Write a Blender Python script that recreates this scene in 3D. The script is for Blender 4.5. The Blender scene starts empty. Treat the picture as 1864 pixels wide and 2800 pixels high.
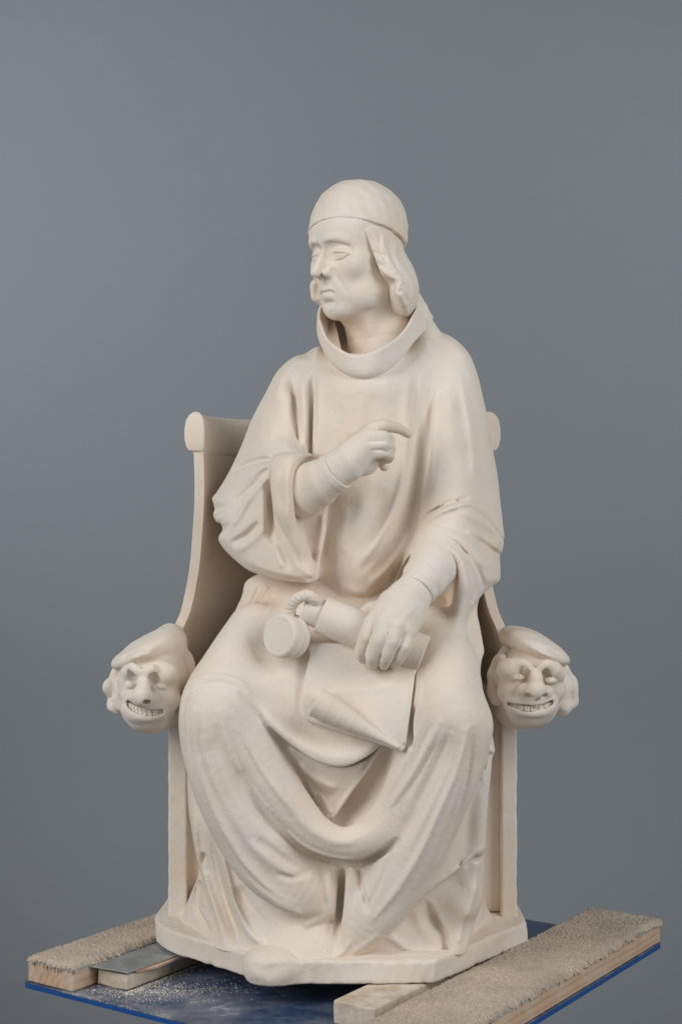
import bpy, bmesh, math, random
import numpy as np
import openvdb
from mathutils import Vector, Matrix

random.seed(7)
RNG = np.random.default_rng(7)
sc = bpy.context.scene
COL = sc.collection

# ------------------------------------------------------------------ camera
FPX = 4600.0            # focal length in photograph pixels (photo is 1864 x 2800)
DIST = 2.3              # camera to the statue's centre plane (y = 0)
ZC = 1.3726             # camera height; the table top is at 0.75
CX, CY = 932.0, 1400.0

cam_d = bpy.data.cameras.new("camera")
cam_d.sensor_fit = 'VERTICAL'
cam_d.sensor_height = 36.0
cam_d.sensor_width = 36.0 * 1864 / 2800
cam_d.lens = 36.0 * FPX / 2800.0
cam_d.clip_start = 0.05
cam_d.clip_end = 60.0
cam = bpy.data.objects.new("camera", cam_d)
COL.objects.link(cam)
cam.location = (0.0, -DIST, ZC)
cam.rotation_euler = (math.radians(90), 0, 0)
sc.camera = cam

# ------------------------------------------------------------------ light
world = bpy.data.worlds.new("World")
sc.world = world
world.use_nodes = True
bg = world.node_tree.nodes["Background"]
bg.inputs[0].default_value = (0.86, 0.93, 1.0, 1.0)
bg.inputs[1].default_value = 0.165

def softbox(name, loc, target, sx, sy, power, color):
    d = bpy.data.lights.new(name, 'AREA')
    d.shape = 'RECTANGLE'
    d.size, d.size_y = sx, sy
    d.energy = power
    d.color = color
    o = bpy.data.objects.new(name, d)
    COL.objects.link(o)
    o.location = loc
    v = Vector(target) - Vector(loc)
    o.rotation_euler = v.to_track_quat('-Z', 'Y').to_euler()
    return o

softbox("softbox_left", (-1.75, -1.6, 2.30), (0, 0, 1.15), 1.3, 1.7, 41, (1.0, 0.975, 0.94))
softbox("softbox_right", (1.75, -1.5, 2.25), (0, 0, 1.15), 1.3, 1.7, 31.5, (1.0, 0.99, 0.98))

def backdrop_spot(name, loc, target, power, color):
    d = bpy.data.lights.new(name, 'SPOT')
    d.energy = power; d.color = color
    d.spot_size = math.radians(84); d.spot_blend = 1.0
    d.shadow_soft_size = 0.3
    o = bpy.data.objects.new(name, d)
    COL.objects.link(o)
    o.location = loc
    o.rotation_euler = (Vector(target) - Vector(loc)).to_track_quat('-Z', 'Y').to_euler()
backdrop_spot("backdrop_lamp_left", (-2.3, 0.30, 2.5), (0.08, 2.1, 1.90), 178, (0.93, 0.975, 1.0))
backdrop_spot("backdrop_lamp_right", (2.3, 0.35, 2.5), (0.30, 2.1, 1.75), 85, (0.97, 0.98, 1.0))

vs = sc.view_settings
vs.view_transform = 'Standard'
vs.look = 'None'
vs.exposure = 0.0
vs.gamma = 1.0
vs.use_curve_mapping = False
sc.cycles.diffuse_bounces = 6
sc.cycles.max_bounces = 10

# ------------------------------------------------------------------ helpers
def sc_at(y):
    return (DIST + y) / FPX

def P(px, py, y):
    """photo pixel + depth -> world point"""
    s = sc_at(y)
    return np.array([(px - CX) * s, y, ZC - (py - CY) * s])

def on_plane(px, py, h):
    """photo pixel on the horizontal plane h metres below the camera"""
    d = h * FPX / (py - CY)
    return np.array([(px - CX) / FPX * d, d - DIST, ZC - h])

H_BASE_BOTTOM = 0.5926
H_BASE_TOP = 0.5626
H_TABLE = 0.6226
Z_TABLE = ZC - H_TABLE

def cr(pts, n=8, closed=False):
    """Catmull-Rom through the points"""
    pts = [np.asarray(p, float) for p in pts]
    m = len(pts)
    out = []
    rng = range(m) if closed else range(m - 1)
    for i in rng:
        if closed:
            p0, p1, p2, p3 = pts[(i - 1) % m], pts[i], pts[(i + 1) % m], pts[(i + 2) % m]
        else:
            p0, p1, p2, p3 = pts[max(i - 1, 0)], pts[i], pts[i + 1], pts[min(i + 2, m - 1)]
        if np.allclose(p1, p2):
            continue
        for t in np.arange(n) / n:
            out.append(0.5 * (2 * p1 + (p2 - p0) * t + (2 * p0 - 5 * p1 + 4 * p2 - p3) * t * t
                              + (3 * p1 - p0 - 3 * p2 + p3) * t ** 3))
    if not closed:
        out.append(pts[-1])
    return np.array(out)

def smin(a, b, k):
    if k <= 0:
        return np.minimum(a, b)
    h = np.maximum(k - np.abs(a - b), 0.0) / k
    return np.minimum(a, b) - h * h * (k * 0.25)

def round_max(a, b, r):
    u = np.maximum(a + r, 0)
    v = np.maximum(b + r, 0)
    return np.minimum(np.maximum(a, b), -r) + np.sqrt(u * u + v * v)

def sstep(t):
    t = np.clip(t, 0, 1)
    return t * t * (3 - 2 * t)

class Vol:
    """signed distance volume (metres); x, y, z axes"""
    def __init__(self, lo, hi, h):
        self.lo = np.array(lo, float)
        self.h = h
        self.n = np.ceil((np.array(hi) - self.lo) / h).astype(int) + 1
        self.ax = [(self.lo[i] + np.arange(self.n[i]) * h).astype(np.float32) for i in range(3)]
        self.a = np.full(self.n, 1.0, np.float32)
        self.lab = np.zeros(self.n, np.uint8)

    def box(self, lo, hi):
        s = []
        for i in range(3):
            a = int(max(0, math.floor((lo[i] - self.lo[i]) / self.h)))
            b = int(min(self.n[i], math.ceil((hi[i] - self.lo[i]) / self.h) + 1))
            if b <= a:
                return None
            s.append(slice(a, b))
        return tuple(s)

    def xyz(self, s):
        return (self.ax[0][s[0]][:, None, None], self.ax[1][s[1]][None, :, None], self.ax[2][s[2]][None, None, :])

    def put(self, s, d, k=0.0, lab=0):
        cur = self.a[s]
        if lab:
            l = self.lab[s]
            l[d < cur] = lab
            self.lab[s] = l
        self.a[s] = smin(cur, d.astype(np.float32), k)

    def cut(self, s, d, k=0.0):
        self.a[s] = -smin(-self.a[s], d.astype(np.float32), k)

    # --- primitives
    def _ell(self, c, r, rot):
        c = np.array(c, float); r = np.array(r, float)
        m = max(r) + 0.02
        s = self.box(c - m, c + m)
        if s is None:
            return None, None
        X, Y, Z = self.xyz(s)
        X = X - c[0]; Y = Y - c[1]; Z = Z - c[2]
        if rot is not None:
            R = np.array(rot.transposed())
            X, Y, Z = (R[0, 0] * X + R[0, 1] * Y + R[0, 2] * Z,
                       R[1, 0] * X + R[1, 1] * Y + R[1, 2] * Z,
                       R[2, 0] * X + R[2, 1] * Y + R[2, 2] * Z)
        k0 = np.sqrt((X / r[0]) ** 2 + (Y / r[1]) ** 2 + (Z / r[2]) ** 2)
        k1 = np.sqrt((X / r[0] ** 2) ** 2 + (Y / r[1] ** 2) ** 2 + (Z / r[2] ** 2) ** 2) + 1e-9
        return s, k0 * (k0 - 1) / k1

    def ell(self, c, r, k=0.0, rot=None, cut=False, lab=0):
        s, d = self._ell(c, r, rot)
        if s is None:
            return
        if cut:
            self.cut(s, d, k)
        else:
            self.put(s, d, k, lab)

    def _poly(self, pts, rad, pad):
        pts = np.asarray(pts, float)
        rad = np.broadcast_to(np.asarray(rad, float), (len(pts),))
        m = rad.max() + pad
        s = self.box(pts.min(0) - m, pts.max(0) + m)
        if s is None:
            return None, None, None
        shape = tuple(q.stop - q.start for q in s)
        best = np.full(shape, 1.0, np.float32)
        tt = np.zeros(shape, np.float32)
        n = len(pts) - 1
        for i in range(n):
            a, b = pts[i], pts[i + 1]
            ab = b - a
            L = float(ab @ ab) + 1e-12
            mm = max(rad[i], rad[i + 1]) + pad
            g = self.box(np.minimum(a, b) - mm, np.maximum(a, b) + mm)
            if g is None:
                continue
            X, Y, Z = self.xyz(g)
            l = tuple(slice(q.start - w.start, q.stop - w.start) for q, w in zip(g, s))
            t = np.clip(((X - a[0]) * ab[0] + (Y - a[1]) * ab[1] + (Z - a[2]) * ab[2]) / L, 0, 1)
            d = np.sqrt((X - a[0] - ab[0] * t) ** 2 + (Y - a[1] - ab[1] * t) ** 2 + (Z - a[2] - ab[2] * t) ** 2)
            d = d - (rad[i] + (rad[i + 1] - rad[i]) * t)
            w = d < best[l]
            tt[l] = np.where(w, (i + t) / n, tt[l])
            best[l] = np.minimum(best[l], d)
        return s, best, tt

    def tube(self, pts, rad, k=0.0, cut=False, lab=0):
        s, d, _ = self._poly(pts, rad, 0.012 + k)
        if s is None:
            return
        if cut:
            self.cut(s, d, k)
        else:
            self.put(s, d, k, lab)

    def brush(self, pts, w, amp, taper=0.3):
        """push the surface out (amp > 0) or in along a 3-D polyline"""
        pts = np.atleast_2d(np.asarray(pts, float))
        if len(pts) == 1:
            pts = np.vstack([pts, pts + 1e-6])
        s, d, t = self._poly(pts, 0.0, 2.6 * w)
        if s is None:
            return
        g = np.exp(-(d / w) ** 2)
        if taper > 0:
            g = g * (0.15 + 0.85 * sstep(t / taper) * sstep((1 - t) / taper))
        self.a[s] -= (amp * g).astype(np.float32)

    def noise(self, amp, scale, seed=0):
        """cheap band-limited lumpiness (sum of sines)"""
        r = np.random.default_rng(seed)
        X, Y, Z = [a.astype(np.float32) for a in (self.ax[0][:, None, None], self.ax[1][None, :, None], self.ax[2][None, None, :])]
        for _ in range(4):
            v = r.normal(size=3); v *= 2 * math.pi / scale / np.linalg.norm(v)
            self.a += np.float32(amp * 0.5) * np.sin(v[0] * X + v[1] * Y + v[2] * Z + np.float32(r.uniform(0, 6.28)))

    def mesh(self):
        b = 4 * self.h
        arr = np.clip(self.a, -b, b)
        for i in range(3):          # close the volume at its borders
            sl = [slice(None)] * 3
            sl[i] = 0; arr[tuple(sl)] = b
            sl[i] = -1; arr[tuple(sl)] = b
        g = openvdb.FloatGrid(b)
        g.copyFromArray(arr.astype(np.float32))
        pts, tris, quads = g.convertToPolygons(0.0, 0.0)
        v = pts * self.h + self.lo
        return v, tris[:, ::-1], quads[:, ::-1]

def new_mesh(name, v, faces, smooth=True):
    me = bpy.data.meshes.new(name)
    if isinstance(faces, tuple):        # (tris, quads) numpy
        tris, quads = faces
        nl = tris.size + quads.size
        me.vertices.add(len(v)); me.vertices.foreach_set("co", np.asarray(v, np.float32).ravel())
        me.loops.add(nl)
        me.loops.foreach_set("vertex_index", np.concatenate([tris.ravel(), quads.ravel()]).astype(np.int32))
        me.polygons.add(len(tris) + len(quads))
        st = np.concatenate([np.arange(len(tris)) * 3, tris.size + np.arange(len(quads)) * 4]).astype(np.int32)
        me.polygons.foreach_set("loop_start", st)
        me.update(calc_edges=True)
        me.validate()
    else:
        me.from_pydata([tuple(map(float, p)) for p in v], [], faces)
        me.update()
    if smooth:
        me.polygons.foreach_set("use_smooth", np.ones(len(me.polygons), bool))
    return me

def obj(name, me, mat, parent=None):
    o = bpy.data.objects.new(name, me)
    COL.objects.link(o)
    if mat is not None:
        me.materials.clear(); me.materials.append(mat)
    if parent is not None:
        o.parent = parent
    return o

def vol_obj(name, vol, mat, parent=None):
    v, t, q = vol.mesh()
    return obj(name, new_mesh(name, v, (t, q)), mat, parent)

def vertex_normals(v, t, q):
    nrm = np.zeros_like(v)
    tri = np.concatenate([t, q[:, [0, 1, 2]], q[:, [0, 2, 3]]]) if len(q) else t
    fn = np.cross(v[tri[:, 1]] - v[tri[:, 0]], v[tri[:, 2]] - v[tri[:, 0]])
    for i in range(3):
        np.add.at(nrm, tri[:, i], fn)
    return nrm / (np.linalg.norm(nrm, axis=1, keepdims=True) + 1e-12)

def split_vol(vol, names, mat, parent):
    """one continuous surface cut into parts along the volume's labels"""
    v, t, q = vol.mesh()
    nrm = vertex_normals(v, t, q)
    def face_lab(f):
        c = v[f].mean(1)
        idx = np.clip(np.round((c - vol.lo) / vol.h).astype(int), 0, vol.n - 1)
        return vol.lab[idx[:, 0], idx[:, 1], idx[:, 2]]
    lt, lq = face_lab(t) if len(t) else np.zeros(0, int), face_lab(q)
    out = {}
    for lab, nm in names.items():
        tt, qq = t[lt == lab], q[lq == lab]
        used = np.unique(np.concatenate([tt.ravel(), qq.ravel()]))
        remap = np.full(len(v), -1); remap[used] = np.arange(len(used))
        me = new_mesh(nm, v[used], (remap[tt].reshape(-1, 3), remap[qq].reshape(-1, 4)))
        me.normals_split_custom_set_from_vertices(nrm[used].tolist())
        out[lab] = obj(nm, me, mat, parent)
    return out

def loft(rows, closed=True, cap=True):
    """rows of equally many points -> faces"""
    n = len(rows[0])
    v = [p for r in rows for p in r]
    f = []
    for i in range(len(rows) - 1):
        for j in range(n if closed else n - 1):
            a = i * n + j; b = i * n + (j + 1) % n
            f.append((a, b, b + n, a + n))
    if cap:
        f.append(tuple(range(n))[::-1])
        f.append(tuple((len(rows) - 1) * n + j for j in range(n)))
    return v, f

def fix_normals(me):
    bm = bmesh.new(); bm.from_mesh(me)
    bmesh.ops.recalc_face_normals(bm, faces=bm.faces)
    bm.to_mesh(me); bm.free()

def ring(c, ax_u, ax_v, n=32):
    a = np.linspace(0, 2 * math.pi, n, endpoint=False)
    return [np.array(c) + math.cos(t) * np.array(ax_u) + math.sin(t) * np.array(ax_v) for t in a]

def empty(name, loc, label=None, cat=None, group=None):
    o = bpy.data.objects.new(name, None)
    COL.objects.link(o)
    o.location = loc
    o.empty_display_size = 0.05
    tag(o, label, cat, group)
    return o

def tag(o, label=None, cat=None, group=None, kind=None):
    if label: o["label"] = label
    if cat: o["category"] = cat
    if group: o["group"] = group
    if kind: o["kind"] = kind
    return o

def adopt(child, parent):
    """parent while keeping the child's world position (parents have no rotation)"""
    child.parent = parent
    child.matrix_parent_inverse = Matrix.Translation(parent.location).inverted()

# ------------------------------------------------------------------ materials
def new_mat(name):
    m = bpy.data.materials.new(name)
    m.use_nodes = True
    nt = m.node_tree
    b = nt.nodes["Principled BSDF"]
    return m, nt, b

def nd(nt, typ, **kw):
    n = nt.nodes.new(typ)
    for k, v in kw.items():
        if k.startswith("i_"):
            n.inputs[k[2:].replace("_", " ")].default_value = v
        else:
            setattr(n, k, v)
    return n

def ramp(nt, fac, stops):
    r = nt.nodes.new("ShaderNodeValToRGB")
    e = r.color_ramp.elements
    while len(e) < len(stops):
        e.new(0.5)
    for el, (p, c) in zip(e, stops):
        el.position = p
        el.color = c if len(c) == 4 else (*c, 1)
    nt.links.new(fac, r.inputs[0])
    return r.outputs[0]

def mixc(nt, fac, a, b, mode='MIX'):
    m = nt.nodes.new("ShaderNodeMix")
    m.data_type = 'RGBA'; m.blend_type = mode
    for s, val in ((0, fac), (6, a), (7, b)):
        if hasattr(val, "links"):
            nt.links.new(val, m.inputs[s])
        else:
            m.inputs[s].default_value = val if s == 0 else ((*val, 1) if len(val) == 3 else val)
    return m.outputs[2]

def obj_coords(nt, scale=(1, 1, 1), rot=(0, 0, 0)):
    g = nt.nodes.new("ShaderNodeNewGeometry")
    m = nt.nodes.new("ShaderNodeMapping")
    m.inputs["Scale"].default_value = scale
    m.inputs["Rotation"].default_value = rot
    nt.links.new(g.outputs["Position"], m.inputs["Vector"])
    return m.outputs[0]

def noise(nt, vec, scale, detail=4, rough=0.55):
    n = nd(nt, "ShaderNodeTexNoise", i_Scale=scale, i_Detail=detail, i_Roughness=rough)
    nt.links.new(vec, n.inputs["Vector"])
    return n.outputs["Fac"]

def mat_plaster():
    m, nt, b = new_mat("plaster")
    v = obj_coords(nt)
    n1 = noise(nt, v, 9, 5, 0.6)
    c = ramp(nt, n1, [(0.30, (0.78, 0.67, 0.56)), (0.52, (0.795, 0.71, 0.618)), (0.72, (0.80, 0.745, 0.69))])
    n2 = noise(nt, v, 45, 4, 0.6)
    c = mixc(nt, ramp(nt, n2, [(0.55, (0, 0, 0)), (0.85, (0.35, 0.35, 0.35))]), c, (0.80, 0.75, 0.70))
    # chalky rubbed patches
    n4 = noise(nt, v, 5.5, 6, 0.62)
    c = mixc(nt, ramp(nt, n4, [(0.52, (0, 0, 0)), (0.68, (0.6, 0.6, 0.6))]), c, (0.80, 0.775, 0.735))
    # old shellac stains soaked into the plaster
    for (px, py, y, rad, k) in ((1045, 1600, -.06, .055, .75), (690, 1640, -.02, .06, .5), (930, 930, .02, .05, .5), (600, 1500, .12, .10, .35), (1310, 1700, .05, .07, .4), (800, 1600, -.08, .05, .3)):
        ds = nd(nt, "ShaderNodeVectorMath", operation='DISTANCE')
        ds.inputs[1].default_value = tuple(P(px, py, y))
        nt.links.new(v, ds.inputs[0])
        fall = ramp(nt, ds.outputs["Value"], [(rad * .15, (1, 1, 1)), (rad, (0, 0, 0))])
        mk = nd(nt, "ShaderNodeMath", operation='MULTIPLY')
        nt.links.new(fall, mk.inputs[0])
        nt.links.new(ramp(nt, n2, [(0.25, (k, k, k)), (0.8, (0, 0, 0))]), mk.inputs[1])
        c = mixc(nt, mk.outputs[0], c, (0.66, 0.49, 0.31))
    # small pores and specks
    vo = nd(nt, "ShaderNodeTexVoronoi", i_Scale=95.0)
    nt.links.new(v, vo.inputs["Vector"])
    n3 = noise(nt, v, 30, 2)
    sp = nd(nt, "ShaderNodeMath", operation='MULTIPLY')
    nt.links.new(ramp(nt, vo.outputs["Distance"], [(0.03, (1, 1, 1)), (0.09, (0, 0, 0))]), sp.inputs[0])
    nt.links.new(ramp(nt, n3, [(0.52, (0, 0, 0)), (0.64, (0.6, 0.6, 0.6))]), sp.inputs[1])
    c = mixc(nt, sp.outputs[0], c, (0.42, 0.34, 0.27))
    nt.links.new(c, b.inputs["Base Color"])
    b.inputs["Roughness"].default_value = 0.95
    b.inputs["Specular IOR Level"].default_value = 0.12
    # fine rasp marks
    r1 = noise(nt, obj_coords(nt, (1.0, 1.0, 0.22), (0.2, 0.5, 0.3)), 420, 3, 0.6)
    r2 = noise(nt, v, 150, 4, 0.6)
    r3 = noise(nt, v, 26, 3, 0.5)
    ad = nd(nt, "ShaderNodeMath", operation='MULTIPLY_ADD')
    ad.inputs[1].default_value = 0.5
    nt.links.new(r1, ad.inputs[0]); nt.links.new(r2, ad.inputs[2])
    ad2 = nd(nt, "ShaderNodeMath", operation='MULTIPLY_ADD')
    ad2.inputs[1].default_value = 2.2
    nt.links.new(r3, ad2.inputs[0]); nt.links.new(ad.outputs[0], ad2.inputs[2])
    ad3 = nd(nt, "ShaderNodeMath", operation='SUBTRACT')
    nt.links.new(ad2.outputs[0], ad3.inputs[0]); nt.links.new(sp.outputs[0], ad3.inputs[1])
    bp = nd(nt, "ShaderNodeBump", i_Strength=0.5, i_Distance=0.0014)
    nt.links.new(ad3.outputs[0], bp.inputs["Height"])
    nt.links.new(bp.outputs[0], b.inputs["Normal"])
    return m

def mat_backdrop():
    m, nt, b = new_mat("backdrop_paper")
    v = obj_coords(nt)
    n1 = noise(nt, v, 1.3, 3, 0.5)
    n2 = noise(nt, v, 28, 4, 0.7)
    c = ramp(nt, n1, [(0.3, (0.197, 0.214, 0.229)), (0.7, (0.208, 0.225, 0.240))])
    c = mixc(nt, ramp(nt, n2, [(0.35, (0, 0, 0)), (0.75, (0.4, 0.4, 0.4))]), c, (0.192, 0.210, 0.226))
    nt.links.new(c, b.inputs["Base Color"])
    b.inputs["Roughness"].default_value = 0.9
    b.inputs["Specular IOR Level"].default_value = 0.1
    return m

def mat_wood(name, along, tint=(1, 1, 1), dusty=0.35):
    """pale softwood; 'along' is the plank's direction (world angle about z)"""
    m, nt, b = new_mat(name)
    tc = nt.nodes.new("ShaderNodeTexCoord")
    mp = nt.nodes.new("ShaderNodeMapping")
    mp.inputs["Location"].default_value = (0.0, 0.06, 0.045)
    nt.links.new(tc.outputs["Object"], mp.inputs["Vector"])
    dn = noise(nt, mp.outputs[0], 7, 2)
    ws = nd(nt, "ShaderNodeVectorMath", operation='MULTIPLY')
    ws.inputs[1].default_value = (0.06, 1, 1)
    nt.links.new(mp.outputs[0], ws.inputs[0])
    w = nd(nt, "ShaderNodeTexWave", wave_type='RINGS', rings_direction='X', i_Scale=30.0, i_Distortion=3.5, i_Detail=2.0, i_Detail_Scale=1.5)
    nt.links.new(ws.outputs[0], w.inputs["Vector"])
    c = ramp(nt, w.outputs["Fac"], [(0.0, (0.62 * tint[0], 0.43 * tint[1], 0.29 * tint[2])), (0.75, (0.60 * tint[0], 0.40 * tint[1], 0.26 * tint[2])), (1.0, (0.50 * tint[0], 0.32 * tint[1], 0.20 * tint[2]))])
    v = obj_coords(nt)
    d = noise(nt, v, 22, 5, 0.65)
    c = mixc(nt, ramp(nt, d, [(0.42, (0, 0, 0)), (0.7, (dusty, dusty, dusty))]), c, (0.72, 0.66, 0.58))
    nt.links.new(c, b.inputs["Base Color"])
    b.inputs["Roughness"].default_value = 0.75
    f = noise(nt, ws.outputs[0], 500, 3)
    bp = nd(nt, "ShaderNodeBump", i_Strength=0.3, i_Distance=0.001)
    nt.links.new(f, bp.inputs["Height"]); nt.links.new(bp.outputs[0], b.inputs["Normal"])
    return m

def mat_chalky_wood():
    m, nt, b = new_mat("chalky_wood")
    v = obj_coords(nt)
    n1 = noise(nt, v, 40, 5, 0.65)
    c = ramp(nt, n1, [(0.35, (0.52, 0.42, 0.31)), (0.55, (0.68, 0.60, 0.50)), (0.75, (0.78, 0.74, 0.68))])
    n2 = noise(nt, v, 700, 2)
    c = mixc(nt, ramp(nt, n2, [(0.5, (0, 0, 0)), (0.75, (0.4, 0.4, 0.4))]), c, (0.40, 0.29, 0.18))
    nt.links.new(c, b.inputs["Base Color"])
    b.inputs["Roughness"].default_value = 0.9
    bp = nd(nt, "ShaderNodeBump", i_Strength=0.5, i_Distance=0.0015)
    nt.links.new(n1, bp.inputs["Height"]); nt.links.new(bp.outputs[0], b.inputs["Normal"])
    return m

def mat_carpet():
    m, nt, b = new_mat("carpet_pile")
    v = obj_coords(nt)
    n1 = noise(nt, v, 14, 4, 0.6)
    n2 = noise(nt, v, 260, 3, 0.7)
    c = ramp(nt, n2, [(0.3, (0.44, 0.35, 0.27)), (0.7, (0.62, 0.52, 0.42))])
    c = mixc(nt, ramp(nt, n1, [(0.42, (0, 0, 0)), (0.70, (0.7, 0.7, 0.7))]), c, (0.34, 0.28, 0.225))
    c = mixc(nt, ramp(nt, noise(nt, v, 5, 3), [(0.5, (0, 0, 0)), (0.7, (0.5, 0.5, 0.5))]), c, (0.68, 0.60, 0.52))
    nt.links.new(c, b.inputs["Base Color"])
    b.inputs["Roughness"].default_value = 0.95
    b.inputs["Specular IOR Level"].default_value = 0.1
    b.inputs["Sheen Weight"].default_value = 0.15
    bp = nd(nt, "ShaderNodeBump", i_Strength=0.6, i_Distance=0.001)
    nt.links.new(noise(nt, v, 900, 2), bp.inputs["Height"]); nt.links.new(bp.outputs[0], b.inputs["Normal"])
    return m

def mat_simple(name, col, rough=0.8, spec=0.3, metal=0.0):
    m, nt, b = new_mat(name)
    v = obj_coords(nt)
    n1 = noise(nt, v, 60, 4, 0.6)
    lo = tuple(c * 0.86 for c in col)
    nt.links.new(ramp(nt, n1, [(0.3, lo), (0.7, col)]), b.inputs["Base Color"])
    b.inputs["Roughness"].default_value = rough
    b.inputs["Specular IOR Level"].default_value = spec
    b.inputs["Metallic"].default_value = metal
    return m

def mat_table():
    """blue laminate, scratched and dusted with plaster"""
    m, nt, b = new_mat("blue_laminate")
    v = obj_coords(nt)
    base = ramp(nt, noise(nt, v, 6, 4, 0.6), [(0.3, (0.008, 0.037, 0.105)), (0.7, (0.013, 0.054, 0.145))])
    # thin overall film of dust
    d1 = ramp(nt, noise(nt, v, 11, 6, 0.7), [(0.40, (0.03, 0.03, 0.03)), (0.58, (0.22, 0.22, 0.22)), (0.68, (0.7, 0.7, 0.7))])
    c = mixc(nt, d1, base, (0.60, 0.58, 0.55))
    # spilled grains near the shim
    sep = nd(nt, "ShaderNodeVectorMath", operation='DISTANCE')
    p0 = on_plane(330, 2722, H_TABLE)
    sep.inputs[1].default_value = tuple(p0)
    nt.links.new(v, sep.inputs[0])
    near = ramp(nt, sep.outputs["Value"], [(0.03, (1, 1, 1)), (0.17, (0, 0, 0))])
    gr = ramp(nt, noise(nt, v, 420, 3, 0.7), [(0.50, (0, 0, 0)), (0.60, (1, 1, 1))])
    bl = ramp(nt, noise(nt, v, 34, 4, 0.6), [(0.40, (0, 0, 0)), (0.62, (1, 1, 1))])
    mu = nd(nt, "ShaderNodeMath", operation='MULTIPLY'); nt.links.new(near, mu.inputs[0]); nt.links.new(gr, mu.inputs[1])
    mu2 = nd(nt, "ShaderNodeMath", operation='MULTIPLY'); nt.links.new(mu.outputs[0], mu2.inputs[0]); nt.links.new(bl, mu2.inputs[1])
    c = mixc(nt, mu2.outputs[0], c, (0.72, 0.68, 0.62))
    # scratches
    sc1 = noise(nt, obj_coords(nt, (3, 160, 1), (0, 0, 0.9)), 2.0, 3, 0.6)
    sc2 = noise(nt, obj_coords(nt, (150, 4, 1), (0, 0, 1.0)), 2.0, 3, 0.6)
    s1 = ramp(nt, sc1, [(0.655, (0, 0, 0)), (0.69, (0.5, 0.5, 0.5))])
    s2 = ramp(nt, sc2, [(0.70, (0, 0, 0)), (0.74, (0.25, 0.25, 0.25))])
    c = mixc(nt, s1, c, (0.45, 0.50, 0.55))
    c = mixc(nt, s2, c, (0.45, 0.50, 0.55))
    nt.links.new(c, b.inputs["Base Color"])
    nt.links.new(ramp(nt, d1, [(0.0, (0.32, 0.32, 0.32)), (0.3, (0.7, 0.7, 0.7))]), b.inputs["Roughness"])
    return m

def mat_metal():
    m, nt, b = new_mat("dull_zinc")
    v = obj_coords(nt)
    n1 = noise(nt, v, 30, 5, 0.65)
    c = ramp(nt, n1, [(0.3, (0.26, 0.27, 0.26)), (0.6, (0.40, 0.41, 0.40)), (0.8, (0.55, 0.55, 0.53))])
    nt.links.new(c, b.inputs["Base Color"])
    b.inputs["Metallic"].default_value = 0.35
    b.inputs["Roughness"].default_value = 0.5
    return m

PLASTER = mat_plaster()
BACKDROP = mat_backdrop()
# ------------------------------------------------------------------ the setting
def build_backdrop():
    pts = []
    for t in np.linspace(-2.5, 1.2, 12):
        pts.append((t, 0.0))
    for a in np.linspace(0, math.pi / 2, 14)[1:]:
        pts.append((1.2 + 0.9 * math.sin(a), 0.9 - 0.9 * math.cos(a)))
    for z in np.linspace(0.9, 4.2, 10)[1:]:
        pts.append((2.1, z))
    xs = np.linspace(-3.0, 3.0, 3)
    v = [(x, y, z) for (y, z) in pts for x in xs]
    n = len(xs)
    f = [(i * n + j, i * n + j + 1, (i + 1) * n + j + 1, (i + 1) * n + j) for i in range(len(pts) - 1) for j in range(n - 1)]
    o = obj("backdrop", new_mesh("backdrop", v, f), BACKDROP)
    tag(o, "plain grey blue paper backdrop behind the statue", None, None, "structure")
build_backdrop()

# ------------------------------------------------------------------ table
F_ = on_plane(1172, 2964, H_TABLE); L_ = on_plane(68, 2684, H_TABLE); R_ = on_plane(1806, 2577, H_TABLE)
B_ = L_ + R_ - F_
U_ = (R_ - F_); ULEN = np.linalg.norm(U_); U_ = U_ / ULEN         # along the planks, away to the right
V_ = (L_ - F_); VLEN = np.linalg.norm(V_); V_ = V_ / VLEN         # across the planks, to the left
ANG = math.atan2(U_[1], U_[0])

def slab(name, corners, z0, z1, mat, parent, bevel=0.0015, seg=2, origin=None):
    """prism over ground corners (counter-clockwise), bevelled"""
    o_ = np.array(origin) if origin is not None else np.zeros(3)
    bm = bmesh.new()
    lo = [bm.verts.new((c[0] - o_[0], c[1] - o_[1], z0 - o_[2])) for c in corners]
    hi = [bm.verts.new((c[0] - o_[0], c[1] - o_[1], z1 - o_[2])) for c in corners]
    n = len(corners)
    bm.faces.new(lo[::-1]); bm.faces.new(hi)
    for i in range(n):
        bm.faces.new((lo[i], lo[(i + 1) % n], hi[(i + 1) % n], hi[i]))
    bmesh.ops.recalc_face_normals(bm, faces=bm.faces)
    if bevel:
        bmesh.ops.bevel(bm, geom=list(bm.edges), offset=bevel, segments=seg, affect='EDGES', profile=0.5)
    me = bpy.data.meshes.new(name); bm.to_mesh(me); bm.free()
    for p in me.polygons: p.use_smooth = False
    o = obj(name, me, mat)
    o.location = o_
    if parent is not None:
        adopt(o, parent)
    return o

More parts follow.
